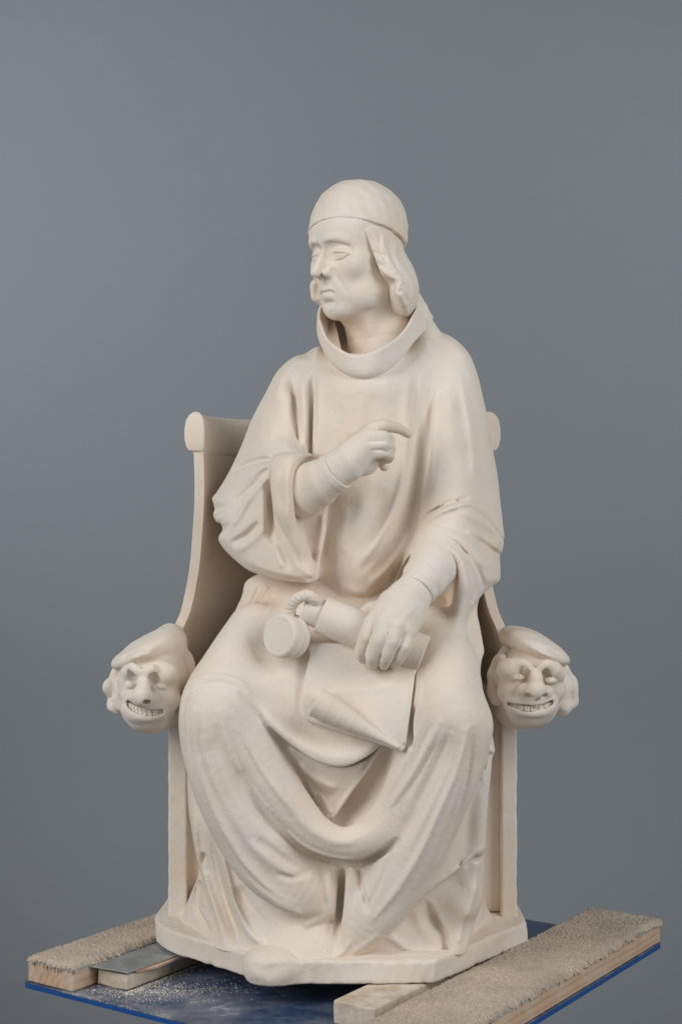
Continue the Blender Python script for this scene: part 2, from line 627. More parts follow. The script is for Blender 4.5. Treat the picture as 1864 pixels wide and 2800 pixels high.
TABLE = mat_table()
ctr = (F_ + L_ + R_ + B_) / 4
table = empty("work_table", (ctr[0], ctr[1], 0.0), "scratched blue table top dusted with plaster under the statue", "table")
slab("table_top", [F_, R_, B_, L_], Z_TABLE - 0.0022, Z_TABLE, TABLE, table, 0.0008)
EDGE = mat_simple("blue_edge", (0.008, 0.085, 0.33), 0.4, 0.5)
inset = lambda k: [ctr + (c - ctr) * k for c in (F_, R_, B_, L_)]
slab("table_edge", inset(0.9985), Z_TABLE - 0.0085, Z_TABLE - 0.0023, EDGE, table, 0.0008)
DARKM = mat_simple("dark_steel", (0.05, 0.05, 0.055), 0.5, 0.5, 0.6)
def lathe(name, prof, c, mat, parent, n=40):
    rows = [[(c[0] + r * math.cos(a), c[1] + r * math.sin(a), z) for a in np.linspace(0, 2 * math.pi, n, endpoint=False)] for r, z in prof]
    v, f = loft(rows)
    me = new_mesh(name, v, f, True); fix_normals(me)
    o = obj(name, me, mat); adopt(o, parent); return o
lathe("pedestal", [(0.20, 0.0), (0.20, 0.02), (0.06, 0.05), (0.045, 0.1), (0.045, 0.68), (0.12, 0.70), (0.16, 0.72), (0.16, Z_TABLE - 0.0085)], ctr, DARKM, table)

# ------------------------------------------------------------------ planks and blocks
def uv(a, b):
    """point on the table: a metres along the planks, b metres across, from the front corner"""
    return F_ + U_ * a + V_ * b
def to_uv(p):
    M = np.array([[U_[0], V_[0]], [U_[1], V_[1]]])
    return np.linalg.solve(M, (np.asarray(p) - F_)[:2])

CARPET = mat_carpet()
TEAL = mat_simple("carpet_backing", (0.34, 0.42, 0.44), 0.9)

def plank_box(name, quad, z0, z1, mat, parent, bevel=0.0012):
    """box in a frame whose x axis runs along the plank, so the grain follows"""
    c = np.mean(quad, axis=0)
    R = Matrix.Rotation(-ANG, 3, 'Z')
    loc = [R @ Vector((q[0] - c[0], q[1] - c[1], 0)) for q in quad]
    bm = bmesh.new()
    zc = (z0 + z1) / 2
    lo = [bm.verts.new((p.x, p.y, z0 - zc)) for p in loc]
    hi = [bm.verts.new((p.x, p.y, z1 - zc)) for p in loc]
    bm.faces.new(lo[::-1]); bm.faces.new(hi)
    for i in range(4):
        bm.faces.new((lo[i], lo[(i + 1) % 4], hi[(i + 1) % 4], hi[i]))
    bmesh.ops.recalc_face_normals(bm, faces=bm.faces)
    bmesh.ops.bevel(bm, geom=list(bm.edges), offset=bevel, segments=2, affect='EDGES', profile=0.5)
    me = bpy.data.meshes.new(name); bm.to_mesh(me); bm.free()
    o = obj(name, me, mat)
    o.location = (c[0], c[1], zc)
    o.rotation_euler = (0, 0, ANG)
    if parent is not None:
        adopt(o, parent)
    return o

def carpet_sheet(name, a0, a1, b0, b1, z, parent, seed, ragged=0.0022):
    """looped pile: a jittered field of little domes, as one surface"""
    r = np.random.default_rng(seed)
    st = 0.0011
    na, nb = int((a1 - a0) / st), int((b1 - b0) / st)
    A = a0 + (a1 - a0) * np.arange(na + 1) / na
    Bq = b0 + (b1 - b0) * np.arange(nb + 1) / nb
    cell = 0.0037
    ca, cb = int((a1 - a0) / cell) + 3, int((b1 - b0) / cell) + 3
    ja = (np.arange(ca)[:, None] + r.uniform(-0.1, 1.1, (ca, cb)) - 1) * cell + a0
    jb = (np.arange(cb)[None, :] + r.uniform(-0.1, 1.1, (ca, cb)) - 1) * cell + b0
    hh = r.uniform(0.6, 1.15, (ca, cb)); rr = r.uniform(0.0021, 0.0030, (ca, cb))
    AA, BB = np.meshgrid(A, Bq, indexing='ij')
    ia = ((AA - a0) / cell).astype(int) + 1; ib = ((BB - b0) / cell).astype(int) + 1
    H = np.zeros_like(AA)
    for da in (-1, 0, 1):
        for db in (-1, 0, 1):
            qa = np.clip(ia + da, 0, ca - 1); qb = np.clip(ib + db, 0, cb - 1)
            d2 = (AA - ja[qa, qb]) ** 2 + (BB - jb[qa, qb]) ** 2
            H = np.maximum(H, hh[qa, qb] * np.sqrt(np.maximum(0, 1 - d2 / rr[qa, qb] ** 2)))
    low = 0.5 * np.sin(AA * 31 + seed) * np.cos(BB * 47 + AA * 13)
    ea = np.minimum(AA - a0, a1 - AA); eb = np.minimum(BB - b0, b1 - BB)
    e = np.clip(np.minimum(ea, eb) / 0.006, 0, 1)
    zz = z + 0.0040 * np.sqrt(e) + 0.0026 * H + 0.0006 * low - 0.0035 * (1 - e) ** 2
    # ragged outline
    kx = np.linspace(-0.2, 1.2, 900); kv = np.convolve(r.normal(0, 1, 900), np.ones(3) / 3, 'same') + np.convolve(r.normal(0, 1, 900), np.ones(14) / 6, 'same')
    wob = lambda t, s: ragged * np.interp((t * 1.0 + 0.11 * np.asarray(s)) % 1.0, kx, kv)
    mid_b = (b0 + b1) / 2; mid_a = (a0 + a1) / 2
    fb = (BB - mid_b) / ((b1 - b0) / 2); fa = (AA - mid_a) / ((a1 - a0) / 2)
    BB2 = BB + np.sign(fb) * np.abs(fb) ** 14 * wob(AA, seed + np.sign(fb))
    AA2 = AA + np.sign(fa) * np.abs(fa) ** 40 * wob(BB, seed + 5 + np.sign(fa))
    pts = F_[None, None, :] + AA2[..., None] * U_ + BB2[..., None] * V_
    pts[..., 2] = zz
    n0, n1 = AA.shape
    idx = np.arange(n0 * n1).reshape(n0, n1)
    q = np.stack([idx[:-1, :-1], idx[1:, :-1], idx[1:, 1:], idx[:-1, 1:]], -1).reshape(-1, 4)
    o = obj(name, new_mesh(name, pts.reshape(-1, 3), (np.zeros((0, 3), int), q)), CARPET)
    adopt(o, parent)
    return o

def tufts(name, pts, parent, seed, n=90, ln=0.006, mat=None):
    """loose threads along an edge"""
    r = np.random.default_rng(seed)
    v, f = [], []
    for _ in range(n):
        t = r.uniform(0, 1)
        i = min(int(t * (len(pts) - 1)), len(pts) - 2); w = t * (len(pts) - 1) - i
        p = np.array(pts[i]) * (1 - w) + np.array(pts[i + 1]) * w + r.normal(0, 0.0012, 3)
        d = r.normal(0, 1, 3); d[2] = -abs(d[2]) * 0.7; d /= np.linalg.norm(d)
        L = ln * r.uniform(0.4, 1.3); rad = r.uniform(0.0006, 0.0013)
        sidev = np.cross(d, (0, 0, 1)); sidev /= np.linalg.norm(sidev) + 1e-6
        up = np.cross(sidev, d)
        b = len(v)
        for k, (s, rr) in enumerate(((0, 1.0), (0.5, 0.9), (1.0, 0.4))):
            c = p + d * L * s + np.array([0, 0, -0.002 * s * s])
            for q in range(4):
                v.append(c + rad * rr * (math.cos(q * 1.571) * sidev + math.sin(q * 1.571) * up))
        for k in range(2):
            for q in range(4):
                a = b + k * 4 + q; c2 = b + k * 4 + (q + 1) % 4
                f.append((a, c2, c2 + 4, a + 4))
        f.append((b + 8, b + 9, b + 10, b + 11))
    o = obj(name, new_mesh(name, v, f), mat or CARPET)
    adopt(o, parent)
    o["kind"] = "stuff"
    return o

PLANK_T = 0.026
zt = Z_TABLE + 0.0006
# right plank, carpeted, along the table's right edge
a_end = ULEN + 0.001
right_plank = empty("carpeted_plank", (*uv(ULEN / 2, 0.06)[:2], Z_TABLE), "long pine plank topped with beige carpet along the right table edge", "plank", "carpeted planks")
WOOD_R = mat_wood("pine_plank", ANG, (0.98, 1.0, 1.02), 0.45)
bw = 0.116
plank_box("plank", [uv(0.01, 0.002), uv(a_end, 0.002), uv(a_end, bw), uv(0.01, bw)], zt, zt + PLANK_T, WOOD_R, right_plank)
slab("carpet_backing", [uv(0.009, 0.0015), uv(a_end, 0.0015), uv(a_end, bw + 0.001), uv(0.009, bw + 0.001)], zt + PLANK_T + 0.0002, zt + PLANK_T + 0.0018, TEAL, right_plank, 0)
zc_ = zt + PLANK_T + 0.0024
carpet_sheet("carpet", 0.012, a_end + 0.002, 0.0005, bw + 0.002, zc_, right_plank, 3)
tufts("carpet_fringe", [uv(t, 0.001) + np.array([0, 0, PLANK_T + 0.004]) for t in np.linspace(0.05, a_end, 12)], right_plank, 11, 70, 0.0035)
tufts("carpet_fringe", [uv(a_end + 0.001, t) + np.array([0, 0, PLANK_T + 0.004]) for t in np.linspace(0.0, bw, 6)], right_plank, 12, 30, 0.004)

# left plank
b0, b1 = VLEN - 0.088, VLEN - 0.003
left_plank = empty("carpeted_plank", (*uv(0.3, VLEN - 0.04)[:2], Z_TABLE), "pine plank topped with beige carpet at the left table corner, beside a metal shim", "plank", "carpeted planks")
WOOD_L = mat_wood("pine_plank_knotty", ANG, (0.98, 0.98, 0.98), 0.6)
plank_box("plank", [uv(0.004, b0), uv(0.62, b0), uv(0.62, b1), uv(0.004, b1)], zt, zt + PLANK_T, WOOD_L, left_plank)
slab("carpet_backing", [uv(0.003, b0 - 0.001), uv(0.62, b0 - 0.001), uv(0.62, b1 + 0.001), uv(0.003, b1 + 0.001)], zt + PLANK_T + 0.0002, zt + PLANK_T + 0.0022, TEAL, left_plank, 0)
carpet_sheet("carpet", 0.003, 0.62, b0 - 0.001, b1 + 0.001, zc_, left_plank, 8)
tufts("carpet_fringe", [uv(0.003, t) + np.array([0, 0, PLANK_T + 0.003]) for t in np.linspace(b0, b1, 8)], left_plank, 13, 70, 0.005)
tufts("carpet_fringe", [uv(t, b0 - 0.001) + np.array([0, 0, PLANK_T + 0.004]) for t in np.linspace(0.0, 0.3, 8)], left_plank, 14, 30, 0.003)

# front centre block under the base
CHALK = mat_chalky_wood()
def lumpy(o, amp, cuts, seed):
    bm = bmesh.new(); bm.from_mesh(o.data)
    bmesh.ops.subdivide_edges(bm, edges=[e for e in bm.edges if e.calc_length() > 0.012], cuts=cuts, use_grid_fill=True)
    r = np.random.default_rng(seed)
    ph = r.uniform(0, 6.28, 6)
    for v in bm.verts:
        x, y, z = v.co
        v.co += Vector((math.sin(90 * y + ph[0]) + math.sin(210 * z + 160 * y + ph[1]), math.sin(120 * x + ph[2]), math.sin(80 * x + 140 * y + ph[3]))) * amp
    bm.to_mesh(o.data); bm.free()

pf = to_uv(on_plane(911, 2732, H_BASE_BOTTOM)); pr = to_uv(on_plane(1020, 2760, H_BASE_BOTTOM))
a0 = pf[0]; bl, br = pf[1], min(pr[1], pf[1] - 0.042)
zb = ZC - H_BASE_BOTTOM - 0.0008
blk = plank_box("support_block", [uv(a0, br), uv(a0 + 0.34, br), uv(a0 + 0.34, bl), uv(a0, bl)], zt, zb, CHALK, None, 0.002)
lumpy(blk, 0.0005, 3, 5)
tag(blk, "chalk dusted wooden batten under the front of the base, beside the right plank", "block", "battens under the statue")

# left batten with the zinc shim and a torn veneer wedge
q0 = to_uv(on_plane(287, 2697, H_TABLE)); q1 = to_uv(on_plane(375, 2699, H_TABLE))
a0 = min(q0[0], q1[0]); bl, br = b0 - 0.004, b0 - 0.058
blk2 = plank_box("support_block", [uv(a0, br), uv(a0 + 0.40, br), uv(a0 + 0.40, bl), uv(a0, bl)], zt, zb - 0.0084, CHALK, None, 0.002)
lumpy(blk2, 0.0005, 3, 6)
tag(blk2, "short chalk dusted wooden batten beneath the grey metal shim", "block", "battens under the statue")
ZINC = mat_metal()
sh = slab("metal_shim", [uv(a0 - 0.012, bl + 0.002), uv(a0 - 0.004, br - 0.006), uv(a0 + 0.15, br - 0.012), uv(a0 + 0.15, bl + 0.001)], zb - 0.0040, zb - 0.0022, ZINC, None, 0.0006)
tag(sh, "dull grey metal plate wedged between the left batten and the base", "shim")
VEN = mat_wood("veneer", ANG, (1.15, 1.2, 1.25), 0.6)
w0 = np.array([a0 + 0.005, br + 0.010])
ve = slab("veneer_wedge", [uv(a0 + 0.016, br - 0.003), uv(a0 + 0.05, br - 0.014), uv(a0 + 0.10, br - 0.013), uv(a0 + 0.17, br - 0.017), uv(a0 + 0.17, br + 0.03), uv(a0 + 0.03, br + 0.02)], zb - 0.0080, zb - 0.0043, VEN, None, 0.0008)
tag(ve, "torn pale wood strip under the metal shim's right edge", "wedge")

# spilled plaster crumbs on the table
def crumbs():
    r = np.random.default_rng(21)
    v, f = [], []
    c0 = on_plane(400, 2712, H_TABLE); c1 = on_plane(560, 2700, H_TABLE)
    for i in range(2600):
        c = c0 if r.uniform() < 0.7 else c1
        p = c + np.array([r.normal(0, 0.045), r.normal(0, 0.022), 0])
        if i > 1300:      # heaped along the left batten
            p = uv(a0 + r.uniform(-.01, .20), br - abs(r.normal(0, .007)) - .001)
        u = to_uv(p)
        if u[0] < 0.01 or (u[0] > a0 - 0.002 and u[1] > br - 0.001) or u[1] > b0 - 0.002:
            continue
        s = r.uniform(0.0003, 0.0010) * (2.0 if r.uniform() < 0.04 else 1)
        p[2] = Z_TABLE + 0.0001
        b = len(v)
        for (x, y, z) in ((1, 0, 0), (-0.5, 0.87, 0), (-0.5, -0.87, 0), (0.1, 0.1, 1.1)):
            v.append(p + s * np.array([x, y, z]) * r.uniform(0.7, 1.2))
        f += [(b, b + 1, b + 3), (b + 1, b + 2, b + 3), (b + 2, b, b + 3)]
    o = obj("plaster_crumbs", new_mesh("plaster_crumbs", v, f, False), PLASTER)
    tag(o, "white plaster crumbs scattered on the blue table", "crumbs", None, "stuff")
crumbs()
# ------------------------------------------------------------------ the statue
statue = empty("plaster_statue", (0.0, 0.05, ZC - H_BASE_BOTTOM),
               "cream plaster statue of a seated robed man with a cap, holding a scroll", "statue")

def tps(ctrl, reg=1e-5):
    """thin-plate surface y = f(x, z) through control points"""
    W = np.array([P(*c) for c in ctrl])
    q = W[:, [0, 2]] * 10
    n = len(q)
    def phi(d2):
        return np.where(d2 > 1e-12, 0.5 * d2 * np.log(np.maximum(d2, 1e-12)), 0.0)
    K = phi(((q[:, None] - q[None]) ** 2).sum(-1)) + reg * n * np.eye(n)
    A = np.zeros((n + 3, n + 3))
    A[:n, :n] = K
    A[:n, n] = 1; A[:n, n + 1:] = q
    A[n, :n] = 1; A[n + 1:, :n] = q.T
    sol = np.linalg.solve(A, np.concatenate([W[:, 1], np.zeros(3)]))
    lo, hi = W[:, 1].min() - 0.012, W[:, 1].max() + 0.05
    def f(x, z):
        X = x * 10; Z = z * 10
        out = sol[n] + sol[n + 1] * X + sol[n + 2] * Z
        for i in range(n):
            out = out + sol[i] * phi((X - q[i, 0]) ** 2 + (Z - q[i, 1]) ** 2)
        return np.clip(out, lo, hi)
    return f

def seg_dist(X, Z, pts):
    """signed side, distance and parameter to an open polyline in the x-z plane"""
    best = np.full(X.shape, 1e9); side = np.zeros(X.shape); tt = np.zeros(X.shape)
    n = len(pts) - 1
    for i in range(n):
        a, b = pts[i], pts[i + 1]
        ab = b - a
        L = ab @ ab + 1e-14
        t = np.clip(((X - a[0]) * ab[0] + (Z - a[1]) * ab[1]) / L, 0, 1)
        dx = X - a[0] - ab[0] * t; dz = Z - a[1] - ab[1] * t
        d = dx * dx + dz * dz
        w = d < best
        best = np.where(w, d, best)
        side = np.where(w, ab[0] * (Z - a[1]) - ab[1] * (X - a[0]), side)
        tt = np.where(w, (i + t) / n, tt)
    return np.sqrt(best), side, tt

def poly_sd(X, Z, poly):
    best = np.full(X.shape, 1e9); inside = np.zeros(X.shape, bool)
    n = len(poly)
    for i in range(n):
        a, b = poly[i], poly[(i + 1) % n]
        ab = b - a
        L = ab @ ab + 1e-14
        t = np.clip(((X - a[0]) * ab[0] + (Z - a[1]) * ab[1]) / L, 0, 1)
        d = (X - a[0] - ab[0] * t) ** 2 + (Z - a[1] - ab[1] * t) ** 2
        best = np.minimum(best, d)
        c = ((a[1] > Z) != (b[1] > Z))
        if abs(ab[1]) > 1e-12:
            c &= X < ab[0] * (Z - a[1]) / ab[1] + a[0]
            inside ^= c
    d = np.sqrt(best)
    return np.where(inside, -d, d)

PX = 0.0005
def S(pts, amp, w, w2=None, t0=0.25, t1=0.25):
    """fold stroke: amp in mm (+ towards the viewer), widths in pixels left / right of travel"""
    return (pts, amp * 1e-3, w * PX, (w if w2 is None else w2) * PX, t0, t1)

def layer(vol, poly, ctrl, strokes=(), y0=0.0, yback=0.1, r=0.02, k=0.01, lab=1, reg=1e-5):
    pw = np.array([P(p[0], p[1], p[2] if len(p) > 2 else y0)[[0, 2]] for p in poly])
    pw = cr(pw, 5, True)
    f = tps(ctrl, reg)
    pad = 0.03
    ymin = min(c[2] for c in ctrl) - 0.04
    s = vol.box((pw[:, 0].min() - pad, ymin, pw[:, 1].min() - pad), (pw[:, 0].max() + pad, yback + 0.01, pw[:, 1].max() + pad))
    xs = vol.ax[0][s[0]].astype(float); zs = vol.ax[2][s[2]].astype(float)
    X, Z = np.meshgrid(xs, zs, indexing='ij')
    F = f(X, Z)
    F0 = F.copy()
    def samp(x, z):
        i = np.clip(np.round((x - xs[0]) / vol.h).astype(int), 0, len(xs) - 1)
        j = np.clip(np.round((z - zs[0]) / vol.h).astype(int), 0, len(zs) - 1)
        return F0[i, j]
    for pts, amp, w, w2, t0, t1 in strokes:
        q = np.array([(p[0], p[1]) for p in pts], float)
        y = np.full(len(q), y0)
        for _ in range(3):
            sca = (DIST + y) / FPX
            wx = (q[:, 0] - CX) * sca; wz = ZC - (q[:, 1] - CY) * sca
            y = samp(wx, wz)
        line = cr(np.stack([wx, wz], 1), 6)
        m = 2.7 * max(w, w2)
        ii = np.where((xs > line[:, 0].min() - m) & (xs < line[:, 0].max() + m))[0]
        jj = np.where((zs > line[:, 1].min() - m) & (zs < line[:, 1].max() + m))[0]
        if len(ii) == 0 or len(jj) == 0:
            continue
        sl = (slice(ii[0], ii[-1] + 1), slice(jj[0], jj[-1] + 1))
        d, side, t = seg_dist(X[sl], Z[sl], line)
        ww = np.where(side > 0, w, w2)
        g = np.exp(-(d / ww) ** 2)
        if t0 > 0: g = g * sstep(0.02 + t / t0)
        if t1 > 0: g = g * sstep(0.02 + (1 - t) / t1)
        F[sl] -= amp * g
    gx, gz = np.gradient(F, vol.h)
    cs = np.clip(1 / np.sqrt(1 + gx * gx + gz * gz), 0.25, 1)
    sd = poly_sd(X, Z, pw)
    Y = vol.ax[1][s[1]]
    b = (F[:, None, :].astype(np.float32) - Y[None, :, None]) * cs[:, None, :].astype(np.float32)
    d = round_max(sd[:, None, :].astype(np.float32), b, r)
    d = np.maximum(d, (Y - yback)[None, :, None])
    vol.put(s, d, k, lab)

robe = Vol((-0.255, -0.262, ZC - H_BASE_TOP - 0.006), (0.245, 0.16, ZC + 0.275), 0.0018)
ROBE, SLEEVE_L, SLEEVE_R = 1, 2, 3

# --- chest and belly
layer(robe,
  [(868, 930), (815, 962), (770, 1005), (745, 1060), (735, 1150), (730, 1300), (730, 1450), (700, 1600), (690, 1680), (900, 1700),
   (1150, 1700), (1290, 1680), (1310, 1500), (1300, 1300), (1295, 1100), (1280, 1000), (1245, 930), (1185, 897), (1150, 900), (1110, 950), (1070, 985), (1010, 1000), (950, 995), (905, 965)],
  [(990, 1030, -.057), (920, 1015, -.044), (1055, 1012, -.050), (880, 985, -.018), (990, 1100, -.054), (990, 1200, -.056), (1000, 1300, -.062), (1000, 1400, -.066), (1000, 1500, -.072), (990, 1580, -.074), (970, 1635, -.06), (960, 1690, -.03),
   (860, 1010, -.012), (1120, 990, -.016), (820, 960, .02), (1200, 930, .02), (1270, 1000, .02), (770, 1050, .0),
   (830, 1100, -.024), (840, 1250, -.034), (900, 1150, -.046), (1080, 1150, -.048), (1160, 1150, -.03), (1150, 1300, -.032), (1120, 1450, -.04), (870, 1400, -.036), (850, 1550, -.03), (1090, 1580, -.04),
   (740, 1300, .0), (740, 1500, 0), (1280, 1300, .0), (1250, 1600, 0)],
  [S([(792, 1030), (800, 1080), (808, 1140), (817, 1235)], -17, 9, 12, .3, 0),
   S([(822, 1030), (828, 1090), (834, 1160), (836, 1240)], 6, 11, None, .4, 0),
   S([(856, 1015), (855, 1070), (852, 1150), (849, 1245)], -18, 8, 13, .35, 0),
   S([(866, 1030), (866, 1120), (864, 1240)], 3, 14, None, .3, 0),
   # faint vertical hang on the chest
   S([(985, 1080), (978, 1150), (965, 1200)], 2.0, 16),
   S([(1020, 1060), (1018, 1150), (1010, 1240)], -1.5, 18),
   S([(930, 1100), (915, 1180), (900, 1240)], -2.0, 18),
   # ridge left of the right sleeve, running down into the big sweep
   S([(1140, 985), (1133, 1040), (1126, 1100), (1118, 1180)], -4, 6, 9),
   S([(1130, 990), (1122, 1060), (1116, 1150), (1110, 1240), (1100, 1310), (1082, 1380), (1050, 1450), (1005, 1515), (955, 1562)], 7, 12, 18, .3, .2),
   S([(1150, 1060), (1146, 1180), (1140, 1280), (1124, 1380), (1095, 1460), (1050, 1530), (995, 1580)], -9, 22, 16, .25, .3),
   S([(1120, 1440), (1095, 1500), (1055, 1560), (1000, 1605)], 6, 14, 12),
   S([(1112, 1500), (1085, 1560), (1045, 1605), (1000, 1632)], -8, 10, 12),
   S([(1050, 1330), (1030, 1400), (995, 1460), (945, 1510)], -6, 20, 22),
   S([(1000, 1330), (985, 1400), (950, 1460), (915, 1500)], 3, 20),
   S([(915, 1350), (905, 1420), (895, 1500), (905, 1560)], -6, 14, 16),
   S([(950, 1380), (935, 1450), (912, 1520)], 3, 14),
   # underside of the bloused belly
   S([(900, 1590), (945, 1612), (985, 1622), (1030, 1612), (1070, 1590)], 5, 18, 8),
   S([(890, 1615), (945, 1640), (990, 1648), (1040, 1636), (1090, 1605)], -10, 9, 14, .2, .2)],
  y0=-0.02, yback=0.15, r=0.045, k=0.0, lab=ROBE)

# --- left sleeve (viewer's left)
layer(robe,
  [(850, 985, .03), (812, 972, .05), (761, 1010, .05), (725, 1076, .05), (689, 1141, .05), (654, 1224, .04), (618, 1296, .03), (588, 1343, .02), (574, 1363, .02), (584, 1387, .02),
   (581, 1410, .02), (590, 1428, .01), (601, 1431, .01), (605, 1447, 0), (594, 1474, 0), (607, 1497, 0), (631, 1523, -.01), (674, 1557, -.03), (710, 1572, -.05), (759, 1586, -.07), (805, 1592, -.09), (842, 1594, -.1),
   (866, 1580, -.1), (862, 1545, -.1), (838, 1500, -.1), (820, 1440, -.1), (812, 1380, -.1), (820, 1300, -.1), (838, 1245, -.08), (815, 1200, -.03), (800, 1120, -.02), (796, 1050, -.01), (820, 1010, .0)],
  [(805, 995, .015), (770, 1080, -.015), (715, 1150, .0), (740, 1180, -.032), (775, 1190, -.036), (690, 1240, -.02), (725, 1240, -.055), (640, 1300, .0), (680, 1300, -.045), (620, 1355, -.015), (655, 1390, -.050), (705, 1390, -.078), (600, 1420, -.02), (640, 1480, -.048), (700, 1510, -.078), (690, 1550, -.07), (760, 1560, -.100), (830, 1575, -.118), (780, 1450, -.104), (790, 1350, -.106), (800, 1270, -.102), (800, 1110, -.022), (780, 1260, -.098), (620, 1500, -.03)],
  [S([(800, 1040), (790, 1100), (786, 1180), (780, 1235)], 5, 14, 20),
   S([(715, 1110), (710, 1180), (712, 1240)], 2.5, 14, 30),
   S([(745, 1258), (710, 1258), (672, 1268), (632, 1290)], -7, 9, 8, .1, .4),
   S([(740, 1250), (715, 1243), (675, 1250), (640, 1270)], 4, 12, 8, .1, .4),
   S([(740, 1268), (705, 1285), (665, 1315), (625, 1345)], 6, 9, 10, .15, .3),
   S([(742, 1278), (715, 1302), (690, 1330), (650, 1362), (610, 1380)], -8, 9, 10, .15, .4),
   S([(736, 1300), (705, 1335), (675, 1375), (648, 1420), (610, 1460)], 6, 10, 13, .2, .2),
   S([(660, 1352), (655, 1375), (650, 1395)], -4, 5, 6, .4, .4),
   S([(620, 1390), (605, 1400), (590, 1405)], -6, 9, 9, .5, 0),
   S([(635, 1372), (610, 1385), (585, 1388)], -6, 8, 8, .5, 0),
   S([(640, 1430), (620, 1440), (598, 1448)], -7, 8, 8, .5, 0),
   S([(712, 1425), (690, 1450), (660, 1472), (625, 1492)], -8, 14, 10, .3, .3),
   S([(720, 1440), (695, 1472), (665, 1495), (630, 1512)], 5, 11, 14, .3, .3),
   S([(735, 1300), (737, 1350), (739, 1400), (742, 1450), (746, 1490)], -20, 9, 13, .25, .35),
   S([(752, 1440), (765, 1490), (782, 1530), (800, 1560)], -7, 9, 12, .4, .3),
   S([(722, 1330), (722, 1400), (716, 1470)], 5, 11, 15),
   S([(757, 1480), (765, 1520), (775, 1555)], 3, 10),
   S([(660, 1530), (720, 1556), (790, 1574), (840, 1580)], 3, 10, 9)],
  y0=-0.05, yback=0.12, r=0.024, k=0.012, lab=SLEEVE_L)

# inner wall of the open left sleeve
layer(robe,
  [(800, 1370), (850, 1372), (893, 1368), (892, 1440), (884, 1490), (876, 1530), (872, 1568), (866, 1584), (842, 1592), (822, 1560), (805, 1480)],
  [(810, 1400, -.078), (850, 1400, -.074), (890, 1380, -.072), (885, 1450, -.080), (840, 1470, -.074), (870, 1500, -.085), (872, 1570, -.106), (842, 1588, -.112), (825, 1540, -.095), (850, 1535, -.088)],
  [S([(884, 1400), (880, 1450), (872, 1510), (871, 1565)], 5, 6, 9, .2, .1),
   S([(868, 1500), (855, 1530), (845, 1550)], -6, 8, 8, .3, .2)],
  y0=-0.08, yback=0.0, r=0.006, k=0.004, lab=SLEEVE_L)

# rolled hem band of the left sleeve
layer(robe,
  [(737, 1268), (752, 1246), (788, 1238), (825, 1234), (858, 1243), (832, 1258), (814, 1282), (806, 1320), (804, 1360), (808, 1420), (820, 1475), (836, 1535), (834, 1556), (816, 1530), (790, 1478), (764, 1432), (748, 1388), (739, 1330)],
  [(750, 1265, -.108), (790, 1250, -.118), (840, 1242, -.098), (770, 1300, -.130), (800, 1290, -.128), (755, 1350, -.125), (790, 1350, -.134), (775, 1410, -.130), (800, 1420, -.130), (810, 1480, -.125), (790, 1465, -.122), (830, 1545, -.116)],
  [S([(800, 1262), (788, 1300), (786, 1360), (792, 1420), (810, 1480)], 3, 12),
   S([(775, 1275), (766, 1330), (770, 1390)], -2, 8)],
  y0=-0.11, yback=-0.05, r=0.012, k=0.006, lab=SLEEVE_L)

